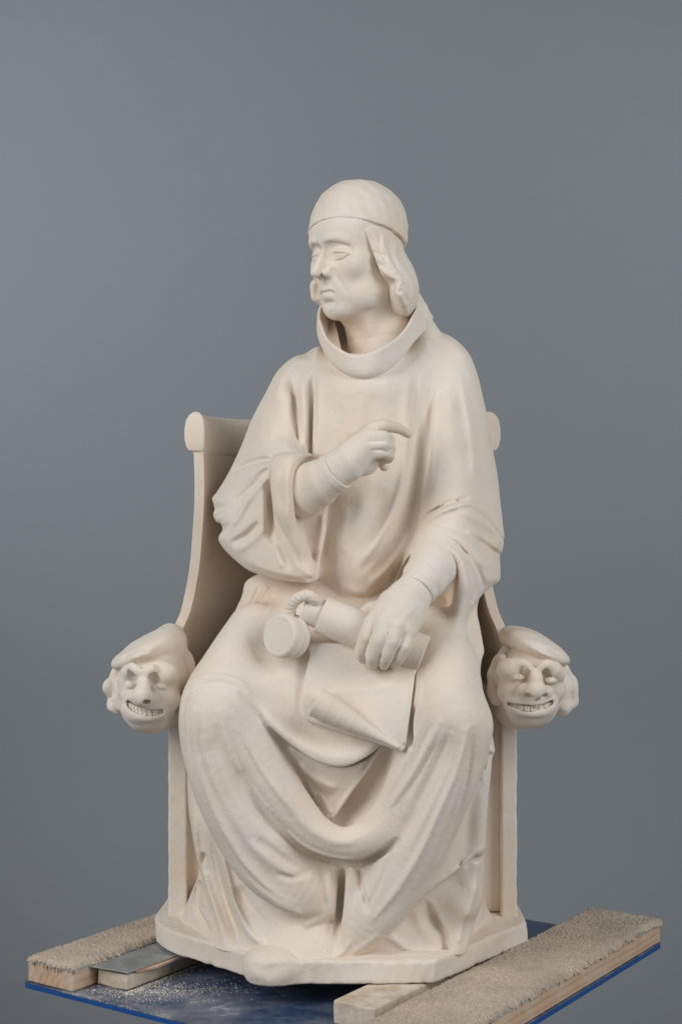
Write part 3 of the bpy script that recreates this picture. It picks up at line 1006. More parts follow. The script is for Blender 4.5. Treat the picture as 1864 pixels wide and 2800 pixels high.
# --- right sleeve
layer(robe,
  [(1130, 905, .05), (1171, 894, .05), (1236, 919, .05), (1279, 963, .05), (1302, 1022, .05), (1318, 1090, .05), (1334, 1160, .05), (1351, 1245, .04), (1364, 1306, .04), (1373, 1386, .03), (1377, 1470, .02), (1371, 1505, .01), (1365, 1525, 0), (1366, 1585, -.02),
   (1347, 1603, -.05), (1325, 1622, -.07), (1301, 1655, -.09), (1286, 1676, -.10), (1264, 1728, -.11), (1242, 1775, -.12), (1232, 1784, -.12), (1227, 1745, -.12), (1238, 1680, -.12), (1248, 1620, -.12), (1250, 1570, -.12),
   (1235, 1528, -.12), (1199, 1505, -.12), (1151, 1509, -.11), (1114, 1530, -.09), (1090, 1575, -.08), (1083, 1590, -.08), (1100, 1545, -.07), (1120, 1500, -.07), (1139, 1443, -.06), (1150, 1380, -.05), (1160, 1312, -.05), (1168, 1240, -.04), (1174, 1150, -.04), (1177, 1066, -.02), (1172, 1000, .0), (1130, 950, .03)],
  [(1200, 940, .03), (1230, 1000, .0), (1190, 1080, -.018), (1225, 1100, -.034), (1275, 1100, -.015), (1190, 1180, -.044), (1235, 1200, -.05), (1290, 1200, -.025), (1180, 1270, -.052), (1240, 1300, -.066), (1300, 1320, -.045), (1350, 1350, .01), (1175, 1380, -.075), (1240, 1380, -.092), (1310, 1410, -.07), (1355, 1450, -.03), (1150, 1450, -.085), (1180, 1460, -.104), (1250, 1460, -.112), (1330, 1470, -.06), (1110, 1545, -.088), (1150, 1505, -.116), (1200, 1495, -.13), (1260, 1530, -.135), (1320, 1540, -.10), (1358, 1560, -.06), (1285, 1610, -.125), (1260, 1690, -.128), (1236, 1770, -.132), (1320, 1620, -.09)],
  [S([(1200, 1000), (1187, 1066), (1182, 1160), (1176, 1260), (1168, 1330)], 5, 10, 14, .3, .3),
   S([(1250, 1000), (1268, 1080), (1285, 1170), (1293, 1250), (1297, 1320)], 5, 16, 12, .4, .2),
   S([(1245, 1040), (1255, 1120), (1250, 1220)], -2, 22),
   # elbow creases
   S([(1285, 1356), (1262, 1368), (1215, 1380), (1165, 1410), (1135, 1445)], -7, 9, 7, .25, .25),
   S([(1305, 1388), (1275, 1378), (1235, 1388), (1190, 1408), (1150, 1436), (1128, 1475)], 7, 7, 13, .2, .3),
   S([(1238, 1390), (1285, 1408), (1320, 1432), (1350, 1460), (1374, 1484)], 6, 6, 14, .25, .1),
   S([(1290, 1388), (1330, 1420), (1360, 1455), (1376, 1472)], -7, 11, 7, .3, 0),
   S([(1290, 1460), (1320, 1485), (1350, 1505), (1370, 1515)], -7, 11, 7, .4, 0),
   S([(1270, 1450), (1310, 1470), (1345, 1490)], 3, 9),
   S([(1150, 1470), (1200, 1455), (1260, 1470), (1305, 1510), (1330, 1560), (1345, 1600)], 5, 10, 14, .3, .1),
   S([(1140, 1495), (1190, 1475), (1245, 1490), (1285, 1525), (1312, 1570), (1325, 1615)], -6, 8, 9, .3, .1),
   S([(1120, 1520), (1160, 1497), (1205, 1492), (1245, 1512), (1268, 1550), (1276, 1610), (1262, 1690)], 5, 8, 10, .2, .2),
   S([(1265, 1520), (1292, 1560), (1302, 1610), (1290, 1650)], -5, 8, 9, .3, .1),
   S([(1310, 1545), (1335, 1570), (1360, 1580)], -3, 10)],
  y0=-0.05, yback=0.10, r=0.017, k=0.010, lab=SLEEVE_R)

# --- under-skirt reaching the base
layer(robe,
  [(525, 2050, -.02), (516, 2186, -.02), (529, 2314, -.02), (543, 2390, -.02), (520, 2450, 0), (497, 2505, .01), (492, 2535, 0.01), (587, 2612, -.1), (663, 2625, -.12), (823, 2655, -.16), (930, 2645, -.15), (1135, 2635, -.13),
   (1240, 2620, -.11), (1345, 2560, -.02), (1352, 2530, .0), (1332, 2490, 0), (1318, 2400, 0), (1310, 2300, 0), (1300, 2100, 0), (900, 2050, 0), (600, 2050, 0)],
  [(530, 2100, -.06), (535, 2300, -.05), (550, 2400, -.045), (502, 2505, .0), (545, 2555, -.05), (587, 2590, -.112), (640, 2540, -.115), (700, 2500, -.135), (663, 2600, -.14), (780, 2540, -.158), (823, 2620, -.185), (918, 2614, -.172), (880, 2540, -.158),
   (988, 2605, -.147), (1060, 2560, -.15), (1135, 2600, -.142), (1120, 2520, -.14), (1148, 2460, -.15), (1237, 2584, -.125), (1205, 2500, -.118), (1280, 2390, -.120), (1280, 2480, -.11), (1312, 2480, -.05), (1340, 2530, -.005), (620, 2400, -.10), (700, 2430, -.13),
   (600, 2300, -.1), (900, 2300, -.1), (1100, 2300, -.12), (1312, 2300, -.06)],
  [S([(532, 2200), (537, 2310), (562, 2390), (590, 2475), (612, 2550), (622, 2600)], 13, 11, 15, .2, .35),
   S([(598, 2280), (622, 2385), (646, 2470), (680, 2540), (730, 2585)], 13, 11, 16, .2, .2),
   S([(574, 2270), (593, 2378), (616, 2465), (645, 2550), (655, 2600)], -11, 8, 10, .2, .3),
   S([(560, 2330), (556, 2360), (566, 2390)], -8, 8),
   S([(543, 2390), (522, 2450), (500, 2508)], 9, 9, 8, .2, .1),
   S([(548, 2410), (540, 2460), (545, 2500), (580, 2560)], -12, 9, 10, .2, .2),
   S([(545, 2470), (552, 2485), (562, 2478)], -4, 6),
   S([(650, 2420), (690, 2490), (740, 2540)], -6, 14),
   S([(823, 2528), (860, 2516), (912, 2500)], 5, 6, 14, .3, .1),
   S([(830, 2545), (880, 2525), (915, 2520)], -4, 8, 8),
   S([(915, 2480), (905, 2540), (925, 2600)], -9, 10, 12, .2, .3),
   S([(1050, 2545), (1100, 2585), (1150, 2602), (1215, 2590)], 5, 9, 8, .1, .1),
   S([(1130, 2470), (1150, 2530), (1195, 2580)], 4, 16),
   S([(1320, 2440), (1305, 2500), (1270, 2560)], -8, 12, 10, .2, .2),
   S([(1346, 2512), (1310, 2538), (1262, 2574)], 6, 8, 7, .1, .1)],
  y0=-0.08, yback=0.12, r=0.014, k=0.006, lab=ROBE)

# --- lap, thighs and the over-robe with its swags
layer(robe,
  [(690, 1580, .0), (655, 1640, .0), (612, 1737, -.02), (582, 1795, -.05), (545, 1850, -.1), (505, 1886, -.13), (493, 1930, -.13), (492, 1990, -.14), (503, 2046, -.14), (521, 2097, -.14), (545, 2170, -.14), (574, 2237, -.14), (618, 2327, -.14), (682, 2416, -.15), (746, 2467, -.16),
   (800, 2492, -.16), (828, 2500, -.16), (828, 2500, -.16), (880, 2500, -.15), (915, 2505, -.14), (922, 2560, -.15), (928, 2614, -.15), (945, 2620, -.15), (985, 2590, -.15), (1040, 2548, -.16), (1100, 2485, -.16), (1148, 2446, -.16), (1193, 2420, -.15), (1244, 2380, -.14), (1268, 2350, -.14), (1307, 2352, -.13), (1324, 2314, -.12),
   (1325, 2220, -.12), (1328, 2123, -.12), (1350, 2060, -.12), (1350, 2035, -.12), (1339, 1982, -.12), (1325, 1906, -.11), (1304, 1800, -.05), (1295, 1700, 0), (1270, 1600, .03), (900, 1560, .0)],
  [(700, 1620, .0), (800, 1610, -.04), (960, 1650, -.068), (1100, 1650, -.06), (1220, 1680, -.03), (1280, 1720, -.01),
   (640, 1740, -.05), (760, 1720, -.094), (880, 1740, -.108), (1000, 1780, -.125), (1100, 1800, -.135), (1230, 1790, -.11), (1290, 1810, -.07),
   (560, 1850, -.14), (620, 1830, -.155), (720, 1830, -.150), (840, 1860, -.146), (960, 1900, -.152), (1080, 1900, -.158), (1180, 1860, -.178), (1270, 1870, -.160),
   (512, 1920, -.15), (580, 1930, -.185), (680, 1960, -.175), (1150, 1960, -.180), (1228, 1930, -.195), (1305, 1960, -.165),
   (525, 2040, -.165), (600, 2100, -.180), (760, 2040, -.155), (850, 2080, -.142), (950, 2095, -.140), (1050, 2060, -.152),
   (680, 2150, -.172), (860, 2160, -.115), (920, 2210, -.115), (980, 2130, -.130), (1190, 2100, -.185), (1300, 2100, -.155),
   (610, 2280, -.160), (680, 2270, -.172), (800, 2270, -.165), (930, 2310, -.150), (1050, 2270, -.165), (1180, 2250, -.172), (1295, 2250, -.145),
   (740, 2400, -.172), (820, 2400, -.160), (900, 2400, -.147), (960, 2420, -.148), (1030, 2420, -.162), (1100, 2380, -.172), (1200, 2370, -.165), (1285, 2310, -.148),
   (800, 2470, -.176), (880, 2480, -.156), (1030, 2510, -.174), (1120, 2440, -.174), (940, 2595, -.150)],
  [# waist folds at the left
   S([(735, 1600), (713, 1630), (674, 1697), (631, 1750), (590, 1800)], 7, 6, 9, .1, .3),
   S([(715, 1600), (690, 1650), (650, 1715), (610, 1760)], -10, 7, 8, .1, .3),
   S([(750, 1610), (735, 1660), (690, 1720)], -5, 8, 10, .1, .4),
   S([(1140, 1835), (1124, 1930), (1121, 2000), (1126, 2048)], -18, 10, 12, .2, .08)],
  y0=-0.12, yback=0.12, r=0.011, k=0.004, lab=ROBE, reg=3e-5)

def roll(pts, rad, k):
    """long fold: a tapering roll of cloth along a smooth curve"""
    q = cr([np.append(P(*p), r) for p, r in zip(pts, rad)], 5)
    robe.tube(q[:, :3], q[:, 3], k, lab=ROBE)
# left thigh, knee and the broad fold sweeping from it to the bottom centre
roll([(700, 1730, -.058), (634, 1830, -.115), (580, 1928, -.160), (592, 2040, -.161), (622, 2150, -.157), (675, 2262, -.152), (748, 2358, -.148), (828, 2422, -.142), (890, 2450, -.132)], [.040, .040, .040, .040, .040, .040, .037, .032, .024], .020)
# right thigh and knee
roll([(1190, 1740, -.080), (1212, 1840, -.138), (1224, 1935, -.172), (1236, 1990, -.172)], [.040, .046, .046, .042], .016)
# long diagonal fold from the right knee to the bottom
roll([(1258, 1985, -.174), (1230, 2105, -.176), (1182, 2215, -.172), (1130, 2325, -.166), (1072, 2428, -.158), (1014, 2508, -.151), (956, 2584, -.144)], [.040, .039, .038, .037, .035, .031, .022], .018)
# outer ridge of the right knee
roll([(1300, 1930, -.140), (1318, 2060, -.148), (1310, 2190, -.146), (1302, 2316, -.142)], [.012, .0120, .0110, .0110], .010)
# upright fold beside the centre slit
roll([(964, 2340, -.150), (960, 2420, -.152), (956, 2510, -.152), (946, 2600, -.144)], [.012, .012, .0125, .013], .010)
# thick swag slung between the knees
roll([(628, 1938, -.164), (685, 2040, -.160), (740, 2138, -.160), (794, 2213, -.162), (850, 2269, -.167), (908, 2299, -.170), (958, 2304, -.169), (1020, 2280, -.166), (1080, 2226, -.164), (1132, 2140, -.166), (1170, 2050, -.170), (1205, 1965, -.172)], [.036, .035, .034, .030, .0245, .0205, .0205, .0245, .030, .035, .038, .041], .016)

# lap hem: the first swag, rolled under at its lower edge
layer(robe,
  [(655, 1890, -.17), (690, 1925, -.18), (727, 1974, -.18), (797, 2036, -.18), (874, 2080, -.18), (937, 2093, -.18), (1000, 2070, -.18), (1044, 2036, -.18), (1085, 1980, -.17), (1090, 1900, -.16), (1000, 1840, -.15), (850, 1840, -.15), (720, 1850, -.16)],
  [(670, 1895, -.180), (760, 1900, -.158), (860, 1900, -.153), (1000, 1900, -.156), (1080, 1930, -.160), (727, 1965, -.187), (800, 2020, -.186), (874, 2060, -.190), (937, 2075, -.192), (1000, 2050, -.186), (1040, 2020, -.178), (860, 1990, -.170), (960, 2000, -.172)],
  [S([(690, 1900), (760, 1985), (840, 2040), (930, 2062), (1000, 2040)], 4, 18, 16),
   S([(720, 1900), (790, 1970), (880, 2015), (960, 2020)], -3, 20, 16)],
  y0=-.18, yback=-.10, r=.011, k=.008, lab=ROBE)

# cloth hanging from it into the pocket
layer(robe,
  [(790, 2040), (874, 2080), (937, 2095), (1000, 2075), (1040, 2040), (1010, 2095), (965, 2160), (925, 2222), (900, 2246), (882, 2232), (858, 2185), (825, 2115)],
  [(800, 2050, -.160), (880, 2095, -.160), (950, 2105, -.166), (1020, 2060, -.162), (850, 2130, -.146), (920, 2150, -.156), (980, 2130, -.160), (880, 2200, -.132), (915, 2225, -.146), (895, 2240, -.146)],
  [S([(826, 2118), (870, 2158), (918, 2182)], -8, 7, 10, .1, .2), S([(815, 2085), (865, 2130), (925, 2160)], 5, 10, 8),
   S([(1030, 2055), (965, 2155), (905, 2240)], 4, 7, 6, .2, .05), S([(878, 2165), (892, 2200), (905, 2225)], 5, 8), S([(862, 2170), (878, 2205), (892, 2230)], -5, 6)],
  y0=-.15, yback=-.07, r=.004, k=.003, lab=ROBE)

# cone of cloth below the right knee
layer(robe,
  [(1262, 2335), (1314, 2340), (1325, 2400), (1320, 2460), (1305, 2520), (1285, 2570), (1262, 2625), (1235, 2625), (1224, 2590), (1212, 2550), (1190, 2500), (1162, 2465), (1143, 2444), (1200, 2410), (1245, 2375)],
  [(1300, 2350, -.146), (1302, 2430, -.144), (1317, 2420, -.128), (1280, 2500, -.146), (1248, 2580, -.146), (1255, 2420, -.142), (1240, 2500, -.140), (1230, 2560, -.138), (1190, 2440, -.146), (1160, 2455, -.150), (1200, 2490, -.138), (1300, 2520, -.118)],
  [S([(1305, 2355), (1298, 2430), (1278, 2500), (1250, 2580)], 4, 8, 14, .05, .05)],
  y0=-.13, yback=-.04, r=.004, k=.003, lab=ROBE)

# shoulders closed under the collar
robe.ell(P(1000, 1020, .05), (.085, .075, .028), .01, lab=ROBE)
# bulge of cloth at the right hip
robe.tube([P(1270, 1640, -.03), P(1290, 1720, -.04), P(1298, 1780, -.07), P(1285, 1830, -.11)], [.012, .011, .012, .01], 0.02, lab=ROBE)
robe.tube([P(1175, 1797, -.133), P(1235, 1802, -.128)], [.004, .004], 0.006, lab=ROBE)

def surf(vol, px, py):
    """depth of the surface along the sight line through a pixel"""
    y = np.arange(vol.lo[1], vol.ax[1][-1], vol.h * .5)
    sca = (DIST + y) / FPX
    w = np.stack([(px - CX) * sca, y, ZC - (py - CY) * sca], 1)
    i = np.round((w - vol.lo) / vol.h).astype(int)
    ok = ((i >= 0) & (i < vol.n)).all(1)
    i = np.clip(i, 0, vol.n - 1)
    ins = ok & (vol.a[i[:, 0], i[:, 1], i[:, 2]] < 0)
    return y[np.argmax(ins)] if ins.any() else None

def carve(vol, pts, amp, w, taper=.3):
    """chisel stroke on the finished surface; amp mm, width px"""
    q = []
    for p in cr([np.array(p, float) for p in pts], 4):
        y = surf(vol, p[0], p[1])
        if y is not None:
            q.append(P(p[0], p[1], y))
    if len(q) > 1:
        q = np.array(q)
        for _ in range(24):        # smooth the depth of the path
            m = q.copy(); m[1:-1, 1] = (q[:-2, 1] + q[1:-1, 1] * 2 + q[2:, 1]) / 4; q = m
        vol.brush(q, w * PX, amp * 1.5e-3, taper)

# --- crisp secondary creases
for pts, amp, w in [
    # knee hem, shin facets, lower folds
    ([(502, 1890), (545, 1856), (600, 1852), (650, 1866), (688, 1886)], 3.2, 7), ([(520, 1892), (560, 1872), (610, 1870), (655, 1884)], -2.6, 6),
    ([(518, 1885), (511, 1935), (511, 2000), (519, 2060)], -4, 6), ([(505, 1900), (500, 1960), (502, 2030)], 2, 6),
    ([(600, 1945), (626, 2045), (672, 2140), (735, 2222), (790, 2275)], 3.5, 9), ([(680, 2020), (735, 2120), (790, 2200), (845, 2262), (905, 2296), (960, 2300), (1015, 2270)], 3, 11), ([(570, 2010), (600, 2130), (650, 2240)], -1.8, 16),
    ([(634, 2060), (690, 2172), (748, 2250), (815, 2312), (866, 2340)], -8, 9), ([(640, 2100), (700, 2210), (770, 2290)], -3, 16), ([(700, 2290), (760, 2342), (838, 2386)], -4.5, 10), ([(690, 2310), (750, 2362), (820, 2404)], 2.0, 9),
    ([(660, 2380), (715, 2435), (770, 2470), (826, 2498)], 2.2, 8),
    ([(866, 2340), (925, 2356), (975, 2354), (1030, 2338), (1080, 2304)], -7, 8), ([(1000, 2350), (1045, 2330), (1082, 2302)], -8, 8),
    ([(934, 2352), (932, 2420), (928, 2480), (922, 2530)], -16, 9), ([(934, 2362), (931, 2430), (927, 2490)], -14, 7), ([(971, 2364), (985, 2410), (998, 2470)], -7, 6), ([(978, 2366), (994, 2420), (1004, 2460)], 2, 6),
    # right knee
    ([(1200, 1975), (1168, 2040), (1125, 2120), (1070, 2200)], 5, 9), ([(1232, 2000), (1202, 2090), (1150, 2200), (1085, 2310)], -8, 14), ([(1215, 2030), (1180, 2110), (1130, 2210)], -4, 8), ([(1300, 2000), (1288, 2100), (1256, 2220), (1204, 2340)], -7, 14),
    ([(1276, 1995), (1245, 2105), (1199, 2212), (1148, 2327), (1085, 2432), (1020, 2512)], 5, 9), ([(1334, 1985), (1330, 2060), (1322, 2140)], 3, 6), ([(1336, 2050), (1350, 2052)], 4, 6),
    ([(1322, 2316), (1292, 2334), (1262, 2364), (1196, 2416)], 3.5, 6), ([(1310, 2345), (1290, 2352), (1270, 2375)], -4, 6),
    # bottom
    ([(826, 2516), (870, 2506), (914, 2494)], 2.2, 6), ([(960, 2560), (940, 2600), (900, 2620)], 2, 8), ([(1040, 2552), (1000, 2582), (960, 2610)], 2, 8),
    # chest
    ([(1136, 985), (1129, 1050), (1121, 1120), (1116, 1180)], 2.5, 5), ([(1144, 1000), (1137, 1070), (1128, 1150)], -2, 5),
    ([(1180, 1066), (1177, 1140), (1172, 1230), (1163, 1310)], -6, 7), ([(794, 1030), (803, 1100), (812, 1180), (818, 1232)], -5, 5), ([(855, 1020), (853, 1110), (850, 1236)], -6, 5), ([(862, 1030), (861, 1130), (858, 1230)], 2, 5),
    ([(1108, 1240), (1096, 1320), (1075, 1390), (1040, 1460), (990, 1525)], 2.2, 8), ([(1070, 1440), (1040, 1500), (990, 1560)], -3, 9),
    ([(885, 1400), (884, 1470), (900, 1540)], -3, 9), ([(960, 1610), (1000, 1622), (1050, 1606)], 2, 8),
    # sleeves
    ([(742, 1254), (705, 1262), (665, 1274), (632, 1292)], -3, 6), ([(738, 1282), (700, 1318), (655, 1360)], -3.5, 6), ([(726, 1300), (690, 1350), (655, 1410), (622, 1455)], 2.5, 7),
    ([(662, 1348), (656, 1372), (652, 1392)], -3.5, 5), ([(710, 1428), (680, 1458), (630, 1490)], -3.5, 8), ([(736, 1310), (738, 1380), (742, 1460)], -7, 6),
    ([(1240, 1388), (1290, 1408), (1340, 1450), (1372, 1484)], 3, 5), ([(1150, 1434), (1195, 1404), (1240, 1386)], 3, 5), ([(1262, 1366), (1215, 1380), (1160, 1414)], -3.5, 6),
    ([(1300, 1396), (1340, 1432), (1370, 1468)], -3.5, 6), ([(1300, 1470), (1340, 1500), (1368, 1516)], -4, 6), ([(1150, 1490), (1200, 1476), (1255, 1494), (1295, 1540), (1320, 1600)], -3, 6), ([(1270, 1530), (1298, 1580), (1300, 1640)], -3, 6)]:
    carve(robe, pts, amp, w)

def slot(vol, pts, r, depth, k=.004):
    """deep narrow cut into the cloth"""
    q = []
    for p in cr([np.array(p, float) for p in pts], 3):
        y = surf(vol, p[0], p[1])
        if y is not None:
            q.append((p[0], p[1], y))
    q = np.array(q)
    for _ in range(4):
        m = q.copy(); m[1:-1, 2] = (q[:-2, 2] + q[1:-1, 2] * 2 + q[2:, 2]) / 4; q = m
    n = len(q)
    tap = sstep(np.minimum(np.linspace(0, 1, n) * 3, np.linspace(1, 0, n) * 2))
    for f in np.linspace(0, 1, 5):
        vol.tube([P(a[0], a[1], a[2] + (f * depth + .004) * t - .004) for a, t in zip(q, tap)], np.maximum(r * (1 - .6 * f) * tap, .0004), k, cut=True)
slot(robe, [(936, 2352), (934, 2400), (931, 2450), (927, 2500), (921, 2550), (917, 2600)], .0046, .024, .007)
slot(robe, [(940, 2362), (985, 2362), (1020, 2348), (1050, 2328), (1086, 2298)], .0024, .010, .006)
slot(robe, [(850, 2334), (905, 2354), (965, 2362), (1000, 2356)], .0014, .006, .006)
slot(robe, [(968, 2355), (985, 2410), (1004, 2490)], .0010, .005, .006)
slot(robe, [(1160, 2462), (1185, 2496), (1213, 2550), (1230, 2600)], .0014, .005, .004)
slot(robe, [(1128, 1930), (1122, 1990), (1125, 2052)], .0020, .010, .006)
slot(robe, [(736, 1300), (739, 1350), (741, 1400), (745, 1480)], .0026, .010, .006)
for pts, amp, w in [
    # crisp rims of the big swag and of the folds beside it
    ([(620, 1900), (655, 1985), (705, 2085), (765, 2170), (830, 2240)], 2.4, 6), ([(640, 1935), (676, 2020), (725, 2108), (782, 2184)], -2.4, 7),
    ([(560, 1925), (556, 2010), (575, 2110), (612, 2215)], 2.0, 7), ([(545, 1960), (550, 2050), (572, 2150)], -1.8, 8),
    ([(1160, 1960), (1135, 2030), (1095, 2110), (1045, 2190)], 2.2, 6), ([(1175, 1990), (1148, 2055), (1108, 2135)], -2.4, 7),
    ([(1245, 1975), (1215, 2070), (1168, 2175), (1112, 2280)], 2.0, 6), ([(1262, 2015), (1230, 2115), (1182, 2225), (1128, 2330)], -2.8, 7),
    ([(1300, 1960), (1298, 2050), (1275, 2160), (1235, 2270)], 2.2, 6),
    ([(850, 2380), (800, 2400), (745, 2385)], -2, 9), ([(905, 2380), (895, 2440), (905, 2495)], 2.2, 7), ([(1060, 2340), (1040, 2410), (1000, 2490)], -2.5, 8),
    ([(668, 2118), (700, 2168), (752, 2242), (820, 2302), (870, 2329), (925, 2344), (970, 2344), (1032, 2328)], 3.2, 5),
    ([(798, 2060), (824, 2126), (858, 2190), (902, 2240), (935, 2254), (975, 2247), (1020, 2212), (1058, 2160)], 2.6, 5),
    ([(800, 2036), (868, 2078), (937, 2091), (995, 2068)], 2.0, 5),
    ([(602, 1945), (628, 2045), (674, 2140), (737, 2224)], 2.6, 5), ([(588, 1990), (606, 2070), (645, 2165), (700, 2245)], -2.2, 8),
    ([(535, 2050), (560, 2150), (606, 2260), (668, 2360), (735, 2428), (800, 2470)], 2.4, 7), ([(560, 2060), (590, 2170), (640, 2275), (705, 2365), (775, 2425)], -2.2, 12),
    ([(1202, 1975), (1168, 2044), (1124, 2122), (1070, 2202)], 3.6, 5), ([(1188, 2030), (1150, 2100), (1105, 2175)], -3, 7), ([(1278, 1995), (1247, 2105), (1201, 2212), (1150, 2327), (1087, 2432), (1022, 2512)], 3.4, 5),
    ([(1255, 2060), (1215, 2165), (1165, 2275), (1110, 2375)], -3, 8), ([(1330, 1990), (1322, 2080), (1310, 2180)], 3, 5), ([(1290, 2060), (1270, 2170), (1232, 2280)], -3, 7),
    ([(951, 2370), (952, 2450), (948, 2540), (942, 2600)], 2.4, 5), ([(1010, 2350), (1000, 2420), (975, 2500)], 2, 8),
    ([(745, 2468), (800, 2490), (828, 2500)], 2, 5), ([(880, 2380), (886, 2440), (892, 2490)], -2.5, 9),
    ([(560, 2400), (586, 2475), (602, 2525)], 2, 6), ([(624, 2400), (648, 2478), (682, 2542)], 2, 6)]:
    carve(robe, pts, amp, w)
carve(robe, [(650, 1885), (672, 1918), (700, 1952), (722, 1975)], -5, 8, .3)

carve(robe, [(650, 2100), (690, 2180), (748, 2254), (812, 2314), (862, 2342)], -5, 7, .35)
carve(robe, [(640, 2070), (690, 2168), (750, 2245), (818, 2306)], -4, 14, .35)

split_vol(robe, {ROBE: "robe", SLEEVE_L: "sleeve", SLEEVE_R: "sleeve"}, PLASTER, None)
for o in list(COL.objects):
    if o.parent is None and o.name.split(".")[0] in ("robe", "sleeve"):
        adopt(o, statue)
del robe
# ------------------------------------------------------------------ base slab
def extruded(name, poly_w, z0, z1, h, r, amp, seed, mat, parent):
    pw = np.array(poly_w)
    vol = Vol((pw[:, 0].min() - .012, pw[:, 1].min() - .012, z0 - .01), (pw[:, 0].max() + .012, pw[:, 1].max() + .012, z1 + .01), h)
    X, Y = np.meshgrid(vol.ax[0].astype(float), vol.ax[1].astype(float), indexing='ij')
    sd = poly_sd(X, Y, pw).astype(np.float32)
    zc, hz = (z0 + z1) / 2, (z1 - z0) / 2
    b = np.abs(vol.ax[2] - zc) - hz
    vol.a = round_max(sd[:, :, None] + np.zeros_like(b)[None, None, :], b[None, None, :].astype(np.float32), r)
    return vol

bp = [on_plane(743, 2694, H_BASE_BOTTOM), on_plane(1189, 2691, H_BASE_BOTTOM), on_plane(1439, 2581, H_BASE_BOTTOM),
      np.array([.252, .235, 0]), np.array([-.25, .235, 0]), on_plane(425, 2560, H_BASE_BOTTOM), on_plane(428, 2578, H_BASE_BOTTOM), on_plane(446, 2596, H_BASE_BOTTOM), on_plane(480, 2611, H_BASE_BOTTOM)]
bv = extruded("base", [p[:2] for p in bp], ZC - H_BASE_BOTTOM, ZC - H_BASE_TOP, 0.002, 0.0035, 0, 1, PLASTER, statue)
bv.noise(0.0007, 0.05, 4)
bv.noise(0.0003, 0.014, 5)
# toe of the shoe pushing out over the front edge
bv.lab[:] = 1
bv2 = Vol((bv.lo[0], bv.lo[1] - .02, bv.lo[2]), (bv.lo[0] + .53, .26, ZC - H_BASE_TOP + .05), 0.002)
ny0 = int(round((bv.lo[1] - bv2.lo[1]) / .002))
sh_ = [min(bv.n[0], bv2.n[0]), min(bv.n[1], bv2.n[1] - ny0), min(bv.n[2], bv2.n[2])]
bv2.a[:sh_[0], ny0:ny0 + sh_[1], :sh_[2]] = bv.a[:sh_[0], :sh_[1], :sh_[2]]
bv2.lab[:] = 1
bv2.ell(P(712, 2642, -.163), (.0230, .035, .0205), .004, lab=2)
bv2.ell(P(764, 2640, -.163), (.0230, .036, .0215), .020, lab=2)
bv2.ell(P(738, 2622, -.170), (.0280, .030, .0120), .012, lab=2)
bv2.ell(P(742, 2672, -.172), (.0260, .028, .0090), .012, lab=2)
bv2.tube([P(745, 2632, -.165), P(770, 2605, -.11)], [.016, .012], .012, lab=2)
bv2.brush([P(680, 2655, -.195), P(735, 2674, -.20), P(800, 2660, -.195)], .006, .0020)
bv2.brush([P(672, 2632, -.195), P(720, 2648, -.205), P(800, 2640, -.195)], .004, -.0010)
bv2.brush([P(704, 2630, -.201)], .0025, -.0016, 0)
# knocks and chips along the slab's edges
rc = np.random.default_rng(5)
edge = [bp[8], bp[0], bp[1], bp[2]]
for _ in range(46):
    i = rc.integers(0, 3); t = rc.uniform()
    q = edge[i] * (1 - t) + edge[i + 1] * t
    zt_ = (ZC - H_BASE_TOP) if rc.uniform() < .7 else (ZC - H_BASE_BOTTOM)
    if i == 0 and t > .55 or i == 1 and t < .2:
        continue
    d = (edge[i + 1] - edge[i]); d = d / np.linalg.norm(d) * rc.uniform(.001, .009)
    c_ = np.array([q[0], q[1] + .001, zt_])
    bv2.brush([c_ - d, c_ + d], rc.uniform(.0022, .0045), -rc.uniform(.0008, .0024), .2)
X_, Y_, Z_ = bv2.xyz((slice(None),) * 3)
bv2.a = np.maximum(bv2.a, (ZC - H_BASE_BOTTOM - Z_)).astype(np.float32)
for l, o in split_vol(bv2, {1: "base", 2: "shoe"}, PLASTER, None).items():
    adopt(o, statue)

